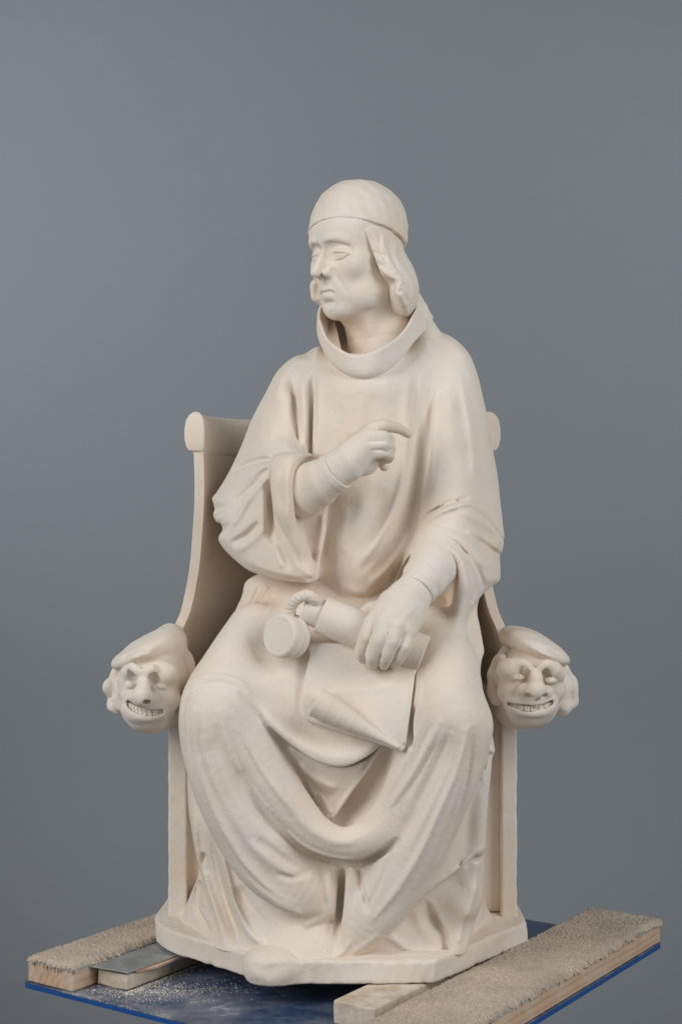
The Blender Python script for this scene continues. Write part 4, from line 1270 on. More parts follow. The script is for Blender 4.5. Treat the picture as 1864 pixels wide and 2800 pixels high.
# ------------------------------------------------------------------ chair: barrel back with rolled top
def chair_back():
    # rows: (py, left outer x px, right outer x px, front depth, thickness px)
    rows_px = [(1900, 410, 1450, .020), (1830, 432, 1425, .020), (1780, 452, 1402, .025), (1727, 471, 1386, .035), (1698, 483, 1374, .040), (1668, 495, 1362, .045), (1606, 509, 1347, .055), (1538, 520, 1341, .062), (1462, 526, 1338, .068),
               (1386, 531, 1337, .072), (1310, 532, 1338, .075), (1240, 530, 1342, .077)]
    th0 = .0135
    n = 56
    rows = []
    def row(z, xl, xr, yf, t_out, t_in, yb=.215, drop=0.0):
        xc, w = (xl + xr) / 2, (xr - xl) / 2
        outer, inner = [], []
        for i in range(n + 1):
            a = math.pi * i / n
            # superellipse plan, open to the front
            c, s_ = math.cos(a), math.sin(a)
            e = 2 / 2.6
            x = -math.copysign(abs(c) ** e, c); y = abs(s_) ** e
            nx = -math.copysign(abs(c) ** (2 - e), c) / w; ny = abs(s_) ** (2 - e) / (yb - yf)
            L = math.hypot(nx, ny); nx /= L; ny /= L
            bx, by = xc + w * x, yf + (yb - yf) * y
            zz = z - drop * y
            outer.append((bx + nx * t_out, by + ny * t_out, zz))
            inner.append((bx - nx * t_in, by - ny * t_in, zz))
        return outer + inner[::-1]
    for py, xl, xr, yf in cr(rows_px, 4):
        s = sc_at(yf)
        z = ZC - (py - CY) * s
        rows.append(row(z, (xl - CX) * s + .004, (xr - CX) * s - .004, yf, .004, .0095))
    # rolled top rail
    s = sc_at(.077)
    for py, to, ti, dy in [(1234, .006, .0095, 0), (1232, .010, .0095, .004), (1222, .014, .0105, .006), (1200, .0165, .011, .007), (1175, .0165, .011, .007), (1150, .0145, .010, .006), (1135, .010, .007, .004), (1127, .005, .003, .0), (1125, .001, -.001, -.002)]:
        rows.append(row(ZC - (py - CY) * s, (530 - CX) * s + .004, (1342 - CX) * s - .004, .077 - dy, to, ti, .215, .006))
    v, f = loft(rows, True, True)
    me = new_mesh("chair_back", v, f, True)
    fix_normals(me)
    o = obj("chair_back", me, PLASTER)
    bv_ = o.modifiers.new("bevel", 'BEVEL'); bv_.width = .0025; bv_.segments = 2; bv_.limit_method = 'ANGLE'; bv_.angle_limit = math.radians(50)
    me.set_sharp_from_angle(angle=math.radians(50))
    adopt(o, statue)
chair_back()

def chair_side(xo, xi, yf, name, inner_slope):
    s = sc_at(yf)
    x0, x1 = (xo - CX) * s, (xi - CX) * s
    lo, hi = min(x0, x1), max(x0, x1)
    z0, z1 = ZC - H_BASE_TOP - .003, ZC - (1830 - CY) * s
    vol = Vol((lo - .02, yf - .01, z0 - .01), (hi + .02, .23, z1 + .01), .0022)
    X, Y, Z = vol.xyz((slice(None),) * 3)
    a = np.maximum(lo - X, X - hi) + np.zeros_like(Y)
    b = np.maximum(yf - Y, Y - .215)
    d = round_max(a, b + np.zeros_like(a), .002)
    vol.a = round_max(d + np.zeros_like(Z), np.maximum(z0 - Z, Z - z1) + np.zeros_like(d), .002).astype(np.float32)
    vol.noise(.00025, .09, 3); vol.noise(.0002, .02, 6)
    o = vol_obj(name, vol, PLASTER); adopt(o, statue)
chair_side(460, 511, .042, "chair_side", 0)
chair_side(1413, 1370, .042, "chair_side", 0)
# seat block inside the chair
so = slab("seat", [(-.2215, .062), (.2245, .062), (.2245, .20), (-.2215, .20)], ZC - H_BASE_TOP + .0005, ZC - (1880 - CY) * sc_at(.05), PLASTER, statue, .004)
# ------------------------------------------------------------------ head
YAW, PITCH = math.radians(-47), math.radians(5)
HEAD_O = P(975, 690, .03)
HEAD_M = Matrix.Translation(Vector(HEAD_O)) @ Matrix.Rotation(YAW, 4, 'Z') @ Matrix.Rotation(PITCH, 4, 'X')

def bake(v, M):
    R = np.array(M.to_3x3()); t = np.array(M.translation)
    return v @ R.T + t

def local_obj(name, vol, M, parent):
    v, t, q = vol.mesh()
    o = obj(name, new_mesh(name, bake(v, M), (t, q)), PLASTER)
    adopt(o, parent)
    return o

def build_head():
    h = Vol((-.085, -.105, -.20), (.085, .10, .115), .0012)
    h.ell((0, .006, .030), (.0550, .0665, .056))                    # skull
    h.ell((0, -.014, -.020), (.0475, .0490, .067), .02)               # face
    h.ell((0, -.016, -.060), (.0400, .0400, .0335), .02)               # jaw
    h.ell((0, -.0450, -.0780), (.0200, .0140, .0145), .012)            # chin
    h.ell((0, -.0430, -.047), (.0240, .0140, .0250), .014)             # muzzle
    for s in (-1, 1):
        h.ell((s * .033, -.036, -.020), (.0150, .0150, .0180), .018)  # cheekbones
        h.ell((s * .038, -.012, -.058), (.0130, .020, .020), .02)     # jaw corner
    # forehead
    h.ell((0, -.029, .026), (.0465, .0365, .0340), .016)
    for s in (-1, 1):
        h.ell((s * .0105, -.0570, -.0205), (.0065, .0085, .0090), .008)
    # nose: long, straight, slightly hooked
    h.tube([(0, -.0575, .010), (0, -.0660, -.006), (0, -.0800, -.0285)], [.0052, .0056, .0068], .008)
    for s in (-1, 1):
        h.ell((s * .0088, -.0640, -.0300), (.0060, .0095, .0062), .006)
    for s in (-1, 1):
        # brow over a deep inner corner; heavy lid, half-open eye
        h.brush([(s * .005, -.065, .010), (s * .015, -.0655, .0150), (s * .028, -.0590, .0150), (s * .040, -.0460, .0055)], .0052, .0046, .2)
        h.brush([(s * .0115, -.0640, .002)], .0080, -.0125, 0)
        h.brush([(s * .018, -.0630, -.002), (s * .031, -.0560, -.003)], .0110, -.0085, 0)
        h.ell((s * .0205, -.0445, -.0040), (.0155, .0150, .0135), .0012)
        h.brush([(s * .0085, -.0600, .0030), (s * .019, -.0610, .0105), (s * .033, -.0520, .0050)], .0017, -.0028, .2)
        h.tube(cr([(s * .0085, -.0535, -.0056), (s * .0145, -.0578, -.0030), (s * .0205, -.0596, -.0020), (s * .0270, -.0578, -.0026), (s * .0345, -.0510, -.0052)], 3), .0017, .0012)
        h.tube(cr([(s * .0085, -.0535, -.0066), (s * .0145, -.0566, -.0108), (s * .0205, -.0574, -.0122), (s * .0280, -.0550, -.0106), (s * .0345, -.0510, -.0064)], 3), .0015, .0018)
        h.brush([(s * .0095, -.0560, -.0060), (s * .0205, -.0605, -.0048), (s * .0335, -.0525, -.0062)], .0013, -.0013, .1)
        h.brush([(s * .0100, -.0580, -.0165), (s * .021, -.0570, -.0180)], .0030, -.0012, .3)
        h.brush([(s * .0135, -.0650, -.0230), (s * .0185, -.0610, -.0330), (s * .0230, -.0570, -.0420)], .0030, -.0016, .3)
        h.brush([(s * .0150, -.0640, -.0280), (s * .0155, -.0640, -.0340)], .0020, -.0022, 0)
        h.ell((s * .0055, -.0670, -.0375), (.0026, .0050, .0026), .002, cut=True)
    h.brush([(0, -.067, -.038), (0, -.068, -.044)], .003, -.0012, 0)
    # mouth: short, full, turned down
    h.tube(cr([(-.019, -.0490, -.0585), (-.008, -.0610, -.0508), (0, -.0630, -.0518), (.008, -.0610, -.0508), (.019, -.0490, -.0585)], 4), np.interp(np.arange(17), [0, 8, 16], [.0022, .0036, .0022]), .004)
    h.tube(cr([(-.014, -.0520, -.0610), (0, -.0605, -.0602), (.014, -.0520, -.0610)], 4), np.interp(np.arange(9), [0, 4, 8], [.0030, .0052, .0030]), .004)
    h.brush([(-.021, -.0490, -.0600), (-.009, -.0625, -.0552), (0, -.0650, -.0556), (.009, -.0625, -.0552), (.021, -.0490, -.0600)], .0015, -.0032, .1)
    h.brush([(-.012, -.053, -.0695), (0, -.058, -.0705), (.012, -.053, -.0695)], .0045, -.0036, .2)
    for s in (-1, 1):
        h.brush([(s * .036, -.040, -.042)], .016, -.0030, 0)
        h.brush([(s * .0180, -.0600, -.0360), (s * .0245, -.0540, -.0480), (s * .0280, -.0480, -.0620)], .0030, -.0012, .3)
    # neck
    h.tube([(.002, .018, -.050), (.000, .034, -.115), (.0, .040, -.185)], [.044, .046, .056], .018)
    h.brush([(.030, -.002, -.085), (.024, -.020, -.125), (.012, -.030, -.165)], .010, .004, .2)
    h.brush([(0, -.012, -.100), (0, -.017, -.125)], .010, .003, 0)
    h.brush([(.046, -.005, -.075), (.03, -.030, -.092), (0, -.045, -.098)], .005, -.0015, .2)
    o = local_obj("head", h, HEAD_M, statue)
    return o
head = build_head()

def build_cap():
    # cap dome on its own tilted axis
    tilt = Matrix.Rotation(math.radians(-9), 4, 'Y') @ Matrix.Rotation(math.radians(-18), 4, 'X')
    M = HEAD_M @ Matrix.Translation((-.002, .005, .0345)) @ tilt
    c = Vol((-.075, -.09, -.03), (.075, .09, .085), .0013)
    X, Y, Z = c.xyz((slice(None),) * 3)
    zz = Z / .0670
    # narrowing drum with a domed top, leaning a little to the back
    w = np.where(Z > 0, 1 - .02 * np.clip(Z / .05, 0, 1), 1 + .03 * np.clip(-Z / .03, 0, 1))
    yb = Y - .004 - .10 * Z
    q = np.sqrt((X / (.0605 * w)) ** 2 + (yb / (.0728 * w)) ** 2)
    top = (np.abs(q) ** 2.3 + np.maximum(zz, 0) ** 2.3) ** (1 / 2.3)
    d = (top - 1) * .062
    inner = (np.sqrt((X / .0545) ** 2 + (yb / .066) ** 2) - 1) * .055
    # brim: plane cut, slightly wavy
    d = round_max(d, np.maximum(-.017 - Z + .0012 * np.sin(40 * X) + 0 * Y, -1), .0025)
    shell = np.maximum(d, -np.maximum(inner, Z + .010))
    c.a = shell.astype(np.float32)
    c.noise(.0006, .06, 8); c.noise(.0004, .018, 9)
    c.brush([(.0615, -.03, -.013), (.063, .0, -.013), (.055, .04, -.013)], .0022, -.0008, .2)
    for p in ([(.060, -.004, .040), (.061, .000, .034), (.061, .008, .030), (.060, .014, .026)], [(.064, -.004, .018), (.065, -.006, .010), (.065, -.010, .006)], [(.064, -.012, .020), (.065, -.014, .012), (.065, -.010, .006)]):
        c.brush(p, .0011, -.0012, .1)
    local_obj("cap", c, M, head)
build_cap()

def build_hair():
    hv = Vol((.015, -.075, ZC + .270), (.130, .10, ZC + .43), .0013)
    H = 1
    layer(hv,
      [(974, 588), (1010, 592), (1055, 612), (1100, 645), (1110, 680), (1120, 712), (1134, 746), (1144, 776), (1142, 808), (1130, 834), (1114, 851), (1098, 842), (1082, 816), (1076, 795), (1078, 772), (1050, 757), (1033, 728), (1019, 690), (1004, 652), (986, 618)],
      [(985, 605, -.029), (1002, 635, -.032), (1035, 610, -.016), (1080, 640, .002), (1020, 660, -.028), (1060, 680, -.020), (1100, 690, .006), (1035, 715, -.032), (1080, 740, -.032), (1120, 750, -.008), (1065, 760, -.032), (1100, 790, -.036), (1135, 790, -.006), (1095, 830, -.030), (1118, 840, -.012)],
      [S([(990, 615), (1012, 660), (1028, 705), (1048, 745), (1078, 768)], 4.5, 7, 7, .1, .1),
       S([(1000, 612), (1026, 660), (1046, 700), (1070, 740), (1100, 768), (1112, 800)], -2.2, 4, 4, .2, .2),
       S([(1010, 670), (1030, 690), (1060, 700)], -1.6, 4, 6), S([(1018, 690), (1040, 712), (1075, 722)], 1.4, 5, 5),
       S([(1026, 705), (1050, 730), (1085, 742)], -1.6, 4, 5), S([(1040, 735), (1065, 752), (1095, 768), (1108, 790)], 2, 5, 5),
       S([(1070, 640), (1066, 690), (1090, 740), (1118, 780), (1120, 820)], -2.4, 4, 5, .2, .2),
       S([(1085, 650), (1082, 700), (1106, 740), (1130, 780), (1130, 815)], 2.2, 5, 5, .2, .2),
       S([(1095, 665), (1098, 705), (1120, 745), (1136, 780)], -2.2, 4, 4),
       S([(1050, 640), (1050, 680), (1075, 725)], 2, 6, 6), S([(1035, 630), (1040, 675), (1062, 715)], -1.8, 4, 4),
       S([(1080, 775), (1088, 800), (1100, 820), (1110, 840)], 4, 7, 6, .1, .1),
       S([(1096, 775), (1104, 800), (1116, 830)], -3.5, 5, 5, .2, .2),
       S([(1078, 778), (1086, 792), (1100, 800)], -5, 7, 7)],
      y0=-.02, yback=.055, r=.010, k=0, lab=H)
    # back of the hair round the nape
    hv.ell(P(1092, 785, .03), (.022, .04, .040), .015)
    o = vol_obj("hair", hv, PLASTER); adopt(o, head)
    # curl showing beyond the far cheek
    f = Vol((-.06, .0, ZC + .270), (.0, .10, ZC + .345), .0013)
    f.tube([P(900, 740, .055), P(880, 765, .052), P(864, 782, .045), P(867, 810, .045), P(882, 822, .05)], [.010, .009, .009, .009, .008], .006)
    f.ell(P(872, 790, .032), (.008, .010, .011), .004, cut=True)
    f.brush([P(856, 770, .035), P(858, 800, .035), P(872, 820, .04)], .003, -.002)
    o = vol_obj("hair", f, PLASTER); adopt(o, head)
build_hair()

# ------------------------------------------------------------------ collar
def build_collar():
    rim = [(881, 828, .055), (871, 866, .02), (887, 915, -.015), (915, 947, -.040), (960, 969, -.056), (1018, 962, -.058), (1061, 943, -.046), (1103, 905, -.022), (1131, 862, .010), (1140, 835, .045), (1120, 800, .10), (1010, 790, .125), (915, 800, .10)]
    bot = [(872, 900, .055), (870, 930, .015), (893, 981, -.022), (922, 1009, -.042), (962, 1026, -.055), (1006, 1029, -.058), (1049, 1017, -.048), (1092, 987, -.028), (1134, 938, .0), (1172, 893, .045), (1175, 862, .10), (1010, 850, .135), (890, 860, .10)]
    R = cr([P(*p) for p in rim], 8, True)
    B = cr([P(*p) for p in bot], 8, True)
    c = R.mean(0)
    def radial(pts, k, dz=0.0):
        q = pts.copy()
        d = q - c; d[:, 2] = 0
        q += d / (np.linalg.norm(d, axis=1, keepdims=True) + 1e-9) * k
        q[:, 2] += dz
        return q
    wob = 0.0008 * np.sin(np.linspace(0, 2 * math.pi * 5, len(R)))[:, None] * np.array([0, 0, 1.0])
    rows = [radial(R, -.055, -.085), radial(R, -.016, -.075), radial(R, -.008, -.035), radial(R, -.0045, -.008), radial(R, -.0030, -.0008) + wob, radial(R, -.001, .0012) + wob, radial(R, .0012, .0) + wob,
            radial(R, .0022, -.003) + wob, R * .72 + B * .28 + (radial(R, .0022) - R), R * .45 + B * .55 + (radial(R, .0026) - R), R * .18 + B * .82 + (radial(R, .0018) - R), radial(B, -.0012, .0), radial(B, -.006, -.003), radial(B, -.03, -.006)]
    v, f = loft([list(r) for r in rows], True, False)
    me = new_mesh("collar", v, f); fix_normals(me)
    o = obj("collar", me, PLASTER)
    m = o.modifiers.new("subsurf", 'SUBSURF'); m.levels = m.render_levels = 2
    adopt(o, statue)
    # hood of cloth at the nape
    hv = Vol((.06, .0, ZC + .20), (.16, .14, ZC + .31), .002)
    hv.tube([P(1128, 815, .07), P(1140, 850, .06), P(1150, 890, .055), P(1165, 925, .05)], [.012, .016, .018, .022], .01)
    o2 = vol_obj("hood", hv, PLASTER); adopt(o2, statue)
build_collar()
# ------------------------------------------------------------------ cuffs
def cuff(rings, depth_in, folds, M=None):
    """rings: (px, py, y, ru, rv, axis-from-next) -> tapered sleeve end, open at the wrist"""
    C = [P(*r[:3]) for r in rings]
    rows = []
    n = 48
    fine = cr([np.append(c, r[3:5]) for c, r in zip(C, rings)], 5)
    C = [f[:3] for f in fine]
    rings = [tuple(f) for f in fine]
    rw = np.random.default_rng(int(abs(C[0][0]) * 1e5))
    for i, r in enumerate(rings):
        d = C[min(i + 1, len(C) - 1)] - C[max(i - 1, 0)]
        d /= np.linalg.norm(d)
        u = np.cross(d, (0, 1, 0)); u /= np.linalg.norm(u)
        v = np.cross(u, d)
        amp = .0009 * math.sin(math.pi * min(1, i / (len(rings) - 3))) if i < len(rings) - 3 else 0.0
        row_ = []
        for a in np.linspace(0, 2 * math.pi, n, endpoint=False):     # soft creases running round the arm
            w = amp * (math.sin(i * .95 + 1.3 * math.sin(a) + 2.0) + .6 * math.sin(i * 1.9 - 2.1 * math.cos(a)))
            row_.append(C[i] + math.cos(a) * u * (r[3] + w) + math.sin(a) * v * (r[4] + w))
        rows.append(row_)
    d = C[-1] - C[-2]; d /= np.linalg.norm(d)
    u = np.cross(d, (0, 1, 0)); u /= np.linalg.norm(u); v = np.cross(u, d)
    r = rings[-1]
    rows.append(ring(C[-1] + d * .0012, u * (r[3] - .0012), v * (r[4] - .0012), n))
    rows.append(ring(C[-1] + d * .0010, u * (r[3] - .0024), v * (r[4] - .0024), n))
    rows.append(ring(C[-1] - d * .0025, u * (r[3] - .0034), v * (r[4] - .0034), n))
    vv, ff = loft(rows, True, True)
    me = new_mesh("cuff", vv, ff); fix_normals(me)
    o = obj("cuff", me, PLASTER)
    m = o.modifiers.new("subsurf", 'SUBSURF'); m.levels = m.render_levels = 2
    adopt(o, statue)
    return o

cuff([(812, 1358, -.092, .0325, .028), (828, 1348, -.099, .0332, .0285), (850, 1334, -.108, .0325, .028), (890, 1308, -.122, .0285, .026), (915, 1292, -.130, .0268, .0245), (922, 1287, -.132, .0266, .0243)], .012, None)
cuff([(1215, 1490, -.085, .038, .034), (1192, 1535, -.108, .0345, .033), (1170, 1568, -.128, .0305, .030), (1150, 1597, -.144, .0270, .027), (1140, 1612, -.152, .0252, .0255), (1136, 1618, -.155, .0248, .025)], .012, None)

# ------------------------------------------------------------------ raised hand (viewer's left)
def hand_raised():
    h = Vol((-.025, -.165, ZC + .02), (.10, -.045, ZC + .14), .0011)
    wrist = [(893, 1283, -.128), (903, 1300, -.130), (914, 1318, -.126)]
    kn = [(1016, 1174, -.128), (1003, 1196, -.138), (1002, 1220, -.140), (1004, 1245, -.134)]
    W = [P(*w) for w in wrist]; K = [P(*q) for q in kn]
    # back of the hand
    h.tube([W[0], P(950, 1235, -.134), K[0]], [.0130, .0135, .0100], 0)
    h.tube([W[0], P(952, 1250, -.140), K[1]], [.0150, .0140, .0100], .010)
    h.tube([W[1], P(957, 1266, -.142), K[2]], [.0160, .0140, .0100], .010)
    h.tube([W[2], P(965, 1284, -.136), K[3]], [.0135, .0130, .0100], .010)
    h.ell(P(985, 1265, -.118), (.024, .012, .018), .012)
    # fingers
    h.tube(cr([K[0], P(1046, 1164, -.130), P(1083, 1170, -.116), P(1116, 1187, -.094)], 4), np.interp(np.arange(13), [0, 4, 8, 12], [.0090, .0084, .0072, .0052]), .004)
    h.tube(cr([K[1], P(1040, 1192, -.143), P(1062, 1200, -.136), P(1064, 1212, -.120), P(1040, 1228, -.098)], 4), np.interp(np.arange(17), [0, 4, 8, 16], [.0086, .0078, .0068, .005]), .005)
    h.tube(cr([K[2], P(1042, 1215, -.144), P(1064, 1222, -.136), P(1065, 1234, -.120), P(1040, 1246, -.1)], 4), np.interp(np.arange(17), [0, 4, 8, 16], [.0085, .0077, .0067, .005]), .005)
    h.tube(cr([K[3], P(1040, 1237, -.140), P(1062, 1243, -.133), P(1063, 1254, -.118), P(1040, 1262, -.1)], 4), np.interp(np.arange(17), [0, 4, 8, 16], [.0085, .0076, .0066, .005]), .005)
    # thumb, below and behind
    h.tube(cr([P(945, 1290, -.112), P(1005, 1262, -.094), P(1040, 1262, -.090), P(1050, 1276, -.094)], 4), np.interp(np.arange(13), [0, 6, 12], [.012, .0085, .0062]), .006)
    # knuckles, tendons
    for q in kn:
        h.brush([P(q[0] - 4, q[1], q[2] - .008)], .007, .0004, 0)
    h.brush([P(1020, 1185, -.142), P(1046, 1180, -.138)], .0025, -.0025, .2)
    h.brush([P(1005, 1208, -.150), P(1045, 1207, -.150), P(1060, 1214, -.144)], .0015, -.0016, .1)
    h.brush([P(1010, 1232, -.150), P(1045, 1231, -.148), P(1060, 1238, -.142)], .0015, -.0016, .1)
    h.noise(.0003, .02, 12)
    o = vol_obj("hand", h, PLASTER); adopt(o, statue)
hand_raised()

# ------------------------------------------------------------------ scroll, held in the other hand
AX0, AX1 = P(878, 1680, -.150), P(1156, 1792, -.160)
def frame(a, b):
    d = b - a; d = d / np.linalg.norm(d)
    u = np.cross(d, (0, 1, 0)); u /= np.linalg.norm(u)
    v = np.cross(u, d)
    return d, u, v
def scroll_part(name, c0, c1, r, wall, tilt0=0.0, tilt1=0.0, n=64, flare=1.0):
    """hollow rolled sheet between two centres"""
    d, u, v = frame(c0, c1)
    def rg(c, rr):
        return [np.array(c) + math.cos(t) * u * rr + math.sin(t) * v * rr for t in np.linspace(0, 2 * math.pi, n, endpoint=False)]
    rows = [rg(c0 + d * .02, r - wall), rg(c0 + d * .001, r - wall), rg(c0, r - wall * .6), rg(c0, r - wall * .3), rg(c0 + d * .0012, r)]
    for t in (.25, .5, .75):
        rows.append(rg(c0 + (c1 - c0) * t, r * (1 + (flare - 1) * t)))
    r2 = r * flare
    rows += [rg(c1 - d * .0012, r2), rg(c1, r2 - .001), rg(c1 + d * .0005, r2 - wall), rg(c1 - d * .006, r2 - wall - .001)]
    vv, ff = loft(rows, True, True)
    me = new_mesh(name, vv, ff); fix_normals(me)
    me.set_sharp_from_angle(angle=math.radians(40))
    return me
d_, u_, v_ = frame(AX0, AX1)
scr = obj("scroll", scroll_part("scroll", AX0, AX1, .0243, .003, flare=1.06), PLASTER); adopt(scr, statue)
inn = obj("inner_roll", scroll_part("inner_roll", AX0 - d_ * .024, AX0 + d_ * .02, .0192, .0028), PLASTER); adopt(inn, scr)
inn2 = obj("inner_roll", scroll_part("inner_roll", AX0 - d_ * .0215 - u_ * .002, AX0 + d_ * .01, .0120, .0028), PLASTER); adopt(inn2, scr)

# hand that grips it
def hand_grip():
    h = Vol((.005, -.245, ZC - .215), (.125, -.11, ZC - .075), .0011)
    wr = [(1118, 1600, -.153), (1134, 1612, -.158), (1152, 1628, -.156)]
    kn = [(1018, 1702, -.189), (1050, 1706, -.200), (1083, 1716, -.203), (1114, 1730, -.197)]
    W = [P(*w) for w in wr]; K = [P(*q) for q in kn]
    h.tube([W[0], P(1066, 1645, -.176), K[0]], [.0140, .0150, .0105])
    h.tube([W[1], P(1088, 1650, -.184), K[1]], [.0155, .0155, .0105], .010)
    h.tube([W[1], P(1112, 1660, -.186), K[2]], [.0155, .0155, .0105], .010)
    h.tube([W[2], P(1135, 1672, -.180), K[3]], [.0140, .0150, .0110], .010)
    h.ell(P(1082, 1702, -.182), (.030, .014, .022), .012)
    def fing(pts, rr):
        q = cr([P(*p) for p in pts], 5)
        h.tube(q, np.interp(np.linspace(0, 1, len(q)), np.linspace(0, 1, len(rr)), rr), .0014)
    fing([kn[0], (1004, 1735, -.195), (988, 1780, -.188), (992, 1803, -.175)], [.0102, .0098, .0088, .0062])
    fing([kn[1], (1040, 1742, -.205), (1020, 1792, -.198), (1019, 1817, -.180)], [.0110, .0104, .0094, .0068])
    fing([kn[2], (1074, 1752, -.207), (1055, 1796, -.200), (1049, 1818, -.183)], [.0110, .0104, .0092, .0066])
    fing([kn[3], (1106, 1766, -.202), (1088, 1798, -.196), (1080, 1818, -.181)], [.0102, .0094, .0082, .0060])
    for a, b in (((1035, 1715, -.208), (1008, 1800, -.200)), ((1066, 1722, -.213), (1036, 1812, -.204)), ((1098, 1736, -.212), (1068, 1812, -.203))):
        h.brush([P(*a), P((a[0] + b[0]) / 2, (a[1] + b[1]) / 2, -.208), P(*b)], .0014, -.0016, .15)
    # finger joints
    for p in ((1000, 1748, -.205), (1036, 1752, -.216), (1070, 1760, -.217), (1101, 1772, -.212)):
        h.brush([P(*p)], .0060, .0010, 0)
    for p in ((1034, 1690, -.205), (1060, 1694, -.214), (1092, 1704, -.215), (1120, 1714, -.208)):
        h.brush([P(*p)], .0075, .0012, 0)
    for a, b in (((1100, 1630, -.185), (1040, 1685, -.205)), ((1120, 1635, -.190), (1072, 1690, -.212)), ((1135, 1645, -.190), (1102, 1700, -.212))):
        h.brush([P(*a), P(*b)], .0045, .0010, .3)
    # thumb tip over the far side of the roll
    h.tube([P(1050, 1660, -.168), P(1015, 1662, -.160), P(994, 1672, -.150)], [.010, .0085, .006], .006)
    h.noise(.0003, .02, 13)
    o = vol_obj("hand", h, PLASTER); adopt(o, statue)
hand_grip()

# ------------------------------------------------------------------ parchment sheet with its curled corner
def parchment():
    pv = Vol((-.075, -.235, ZC - .325), (.115, -.12, ZC - .165), .0011)
    layer(pv,
      [(856, 1760, -.14), (846, 1790, -.14), (832, 1860, -.15), (822, 1925, -.155), (826, 1950, -.158), (838, 1964, -.16), (876, 1979, -.163), (940, 2000, -.168), (1000, 2018, -.174), (1060, 2038, -.178), (1097, 2050, -.18), (1097, 2050, -.18), (1106, 2040, -.18), (1106, 2040, -.18), (1118, 1950, -.175), (1132, 1845, -.16), (1140, 1790, -.15), (1000, 1760, -.14)],
      [(850, 1790, -.154), (960, 1790, -.158), (1100, 1830, -.174), (835, 1880, -.166), (826, 1950, -.174), (900, 1900, -.170), (1000, 1900, -.178), (1105, 1920, -.194), (920, 1985, -.184), (1010, 1990, -.192), (1090, 2000, -.200), (1100, 2046, -.201), (1050, 2030, -.196)],
      [S([(1130, 1850), (1118, 1950), (1104, 2040)], 2.5, 12, 6, .2, .1), S([(890, 1890), (1000, 1890), (1090, 1870)], .8, 8)],
      y0=-.16, yback=-.135, r=.003, k=0, lab=1)
    # conical curl
    apex, mouth = P(1092, 2046, -.202), P(868, 1912, -.180)
    c0 = P(862, 1918, -.192)
    d = (apex - c0); L = np.linalg.norm(d)
    pts = [c0 + d * t for t in np.linspace(0, .97, 8)]
    rad = [.0195, .0180, .0158, .0130, .0100, .0070, .0042, .0020]
    s, dd, tt = pv._poly(pts, rad, .012)
    # flattened towards the viewer and cut square at the mouth
    X, Y, Z = pv.xyz(s)
    dn = d / L
    along = (X - c0[0]) * dn[0] + (Y - c0[1]) * dn[1] + (Z - c0[2]) * dn[2]
    dd = round_max(dd, (-along + .0005).astype(np.float32), .0012)
    pv.put(s, dd, .0012, 2)
    # hollow mouth
    s2, de, _ = pv._poly([c0 - dn * .004, c0 + d * .12], [.0150, .0120], .01)
    pv.cut(s2, de, .001)
    pv.ell(P(939, 1936, -.213), (.0028, .005, .0042), .001, cut=True)
    v = split_vol(pv, {1: "parchment", 2: "curled_corner"}, PLASTER, None)
    adopt(v[1], statue); adopt(v[2], v[1])
parchment()

# ------------------------------------------------------------------ seal and cord
def seal():
    face = P(764, 1738, -.168)
    nrm = np.array([-.62, -.76, .10]); nrm /= np.linalg.norm(nrm)
    u = np.cross(nrm, (0, 0, 1)); u /= np.linalg.norm(u); v = np.cross(u, nrm)
    R = .0285
    prof = [(0, .0022), (.55, .0022), (.70, .0021), (.74, .0017), (.78, .0022), (.90, .0019), (.97, .0), (1.0, -.004), (1.0, -.012), (.965, -.0135), (.95, -.016), (.965, -.018), (1.0, -.0195), (1.0, -.026), (.95, -.029), (.0, -.029)]
    rows = [[face + nrm * h + (math.cos(a) * u * .98 + math.sin(a) * v) * max(r * R, 1e-5) for a in np.linspace(0, 2 * math.pi, 64, endpoint=False)] for r, h in prof]
    vv, ff = loft(rows, True, True)
    me = new_mesh("seal", vv, ff); fix_normals(me)
    me.set_sharp_from_angle(angle=math.radians(60))
    o = obj("seal", me, PLASTER); adopt(o, statue)
    # twisted cord
    path = cr([P(866, 1652, -.158), P(858, 1638, -.166), P(838, 1628, -.168), P(812, 1638, -.166), P(795, 1660, -.160), P(793, 1690, -.152)], 14)
    cv = Vol((-.085, -.195, ZC - .16), (.0, -.12, ZC - .095), .0010)
    n = len(path)
    for k in range(3):
        q = []
        for i in range(n):
            t = path[min(i + 1, n - 1)] - path[max(i - 1, 0)]; t /= np.linalg.norm(t)
            a1 = np.cross(t, (0, 1, 0)); a1 /= np.linalg.norm(a1); a2 = np.cross(t, a1)
            ph = i * .42 + k * 2.094
            q.append(path[i] + .0038 * (math.cos(ph) * a1 + math.sin(ph) * a2))
        cv.tube(q[::2], .0040, .0006)
    c = vol_obj("cord", cv, PLASTER); adopt(c, o)
seal()
# ------------------------------------------------------------------ grotesque heads on the chair arms
def tooth_mesh():
    bm = bmesh.new()
    bmesh.ops.create_cube(bm, size=1)
    bmesh.ops.bevel(bm, geom=list(bm.edges), offset=.14, segments=2, affect='EDGES', profile=.5)
    me = bpy.data.meshes.new("tooth"); bm.to_mesh(me); bm.free()
    for p in me.polygons: p.use_smooth = True
    return me
TOOTH = tooth_mesh()
TOOTH.materials.append(PLASTER)

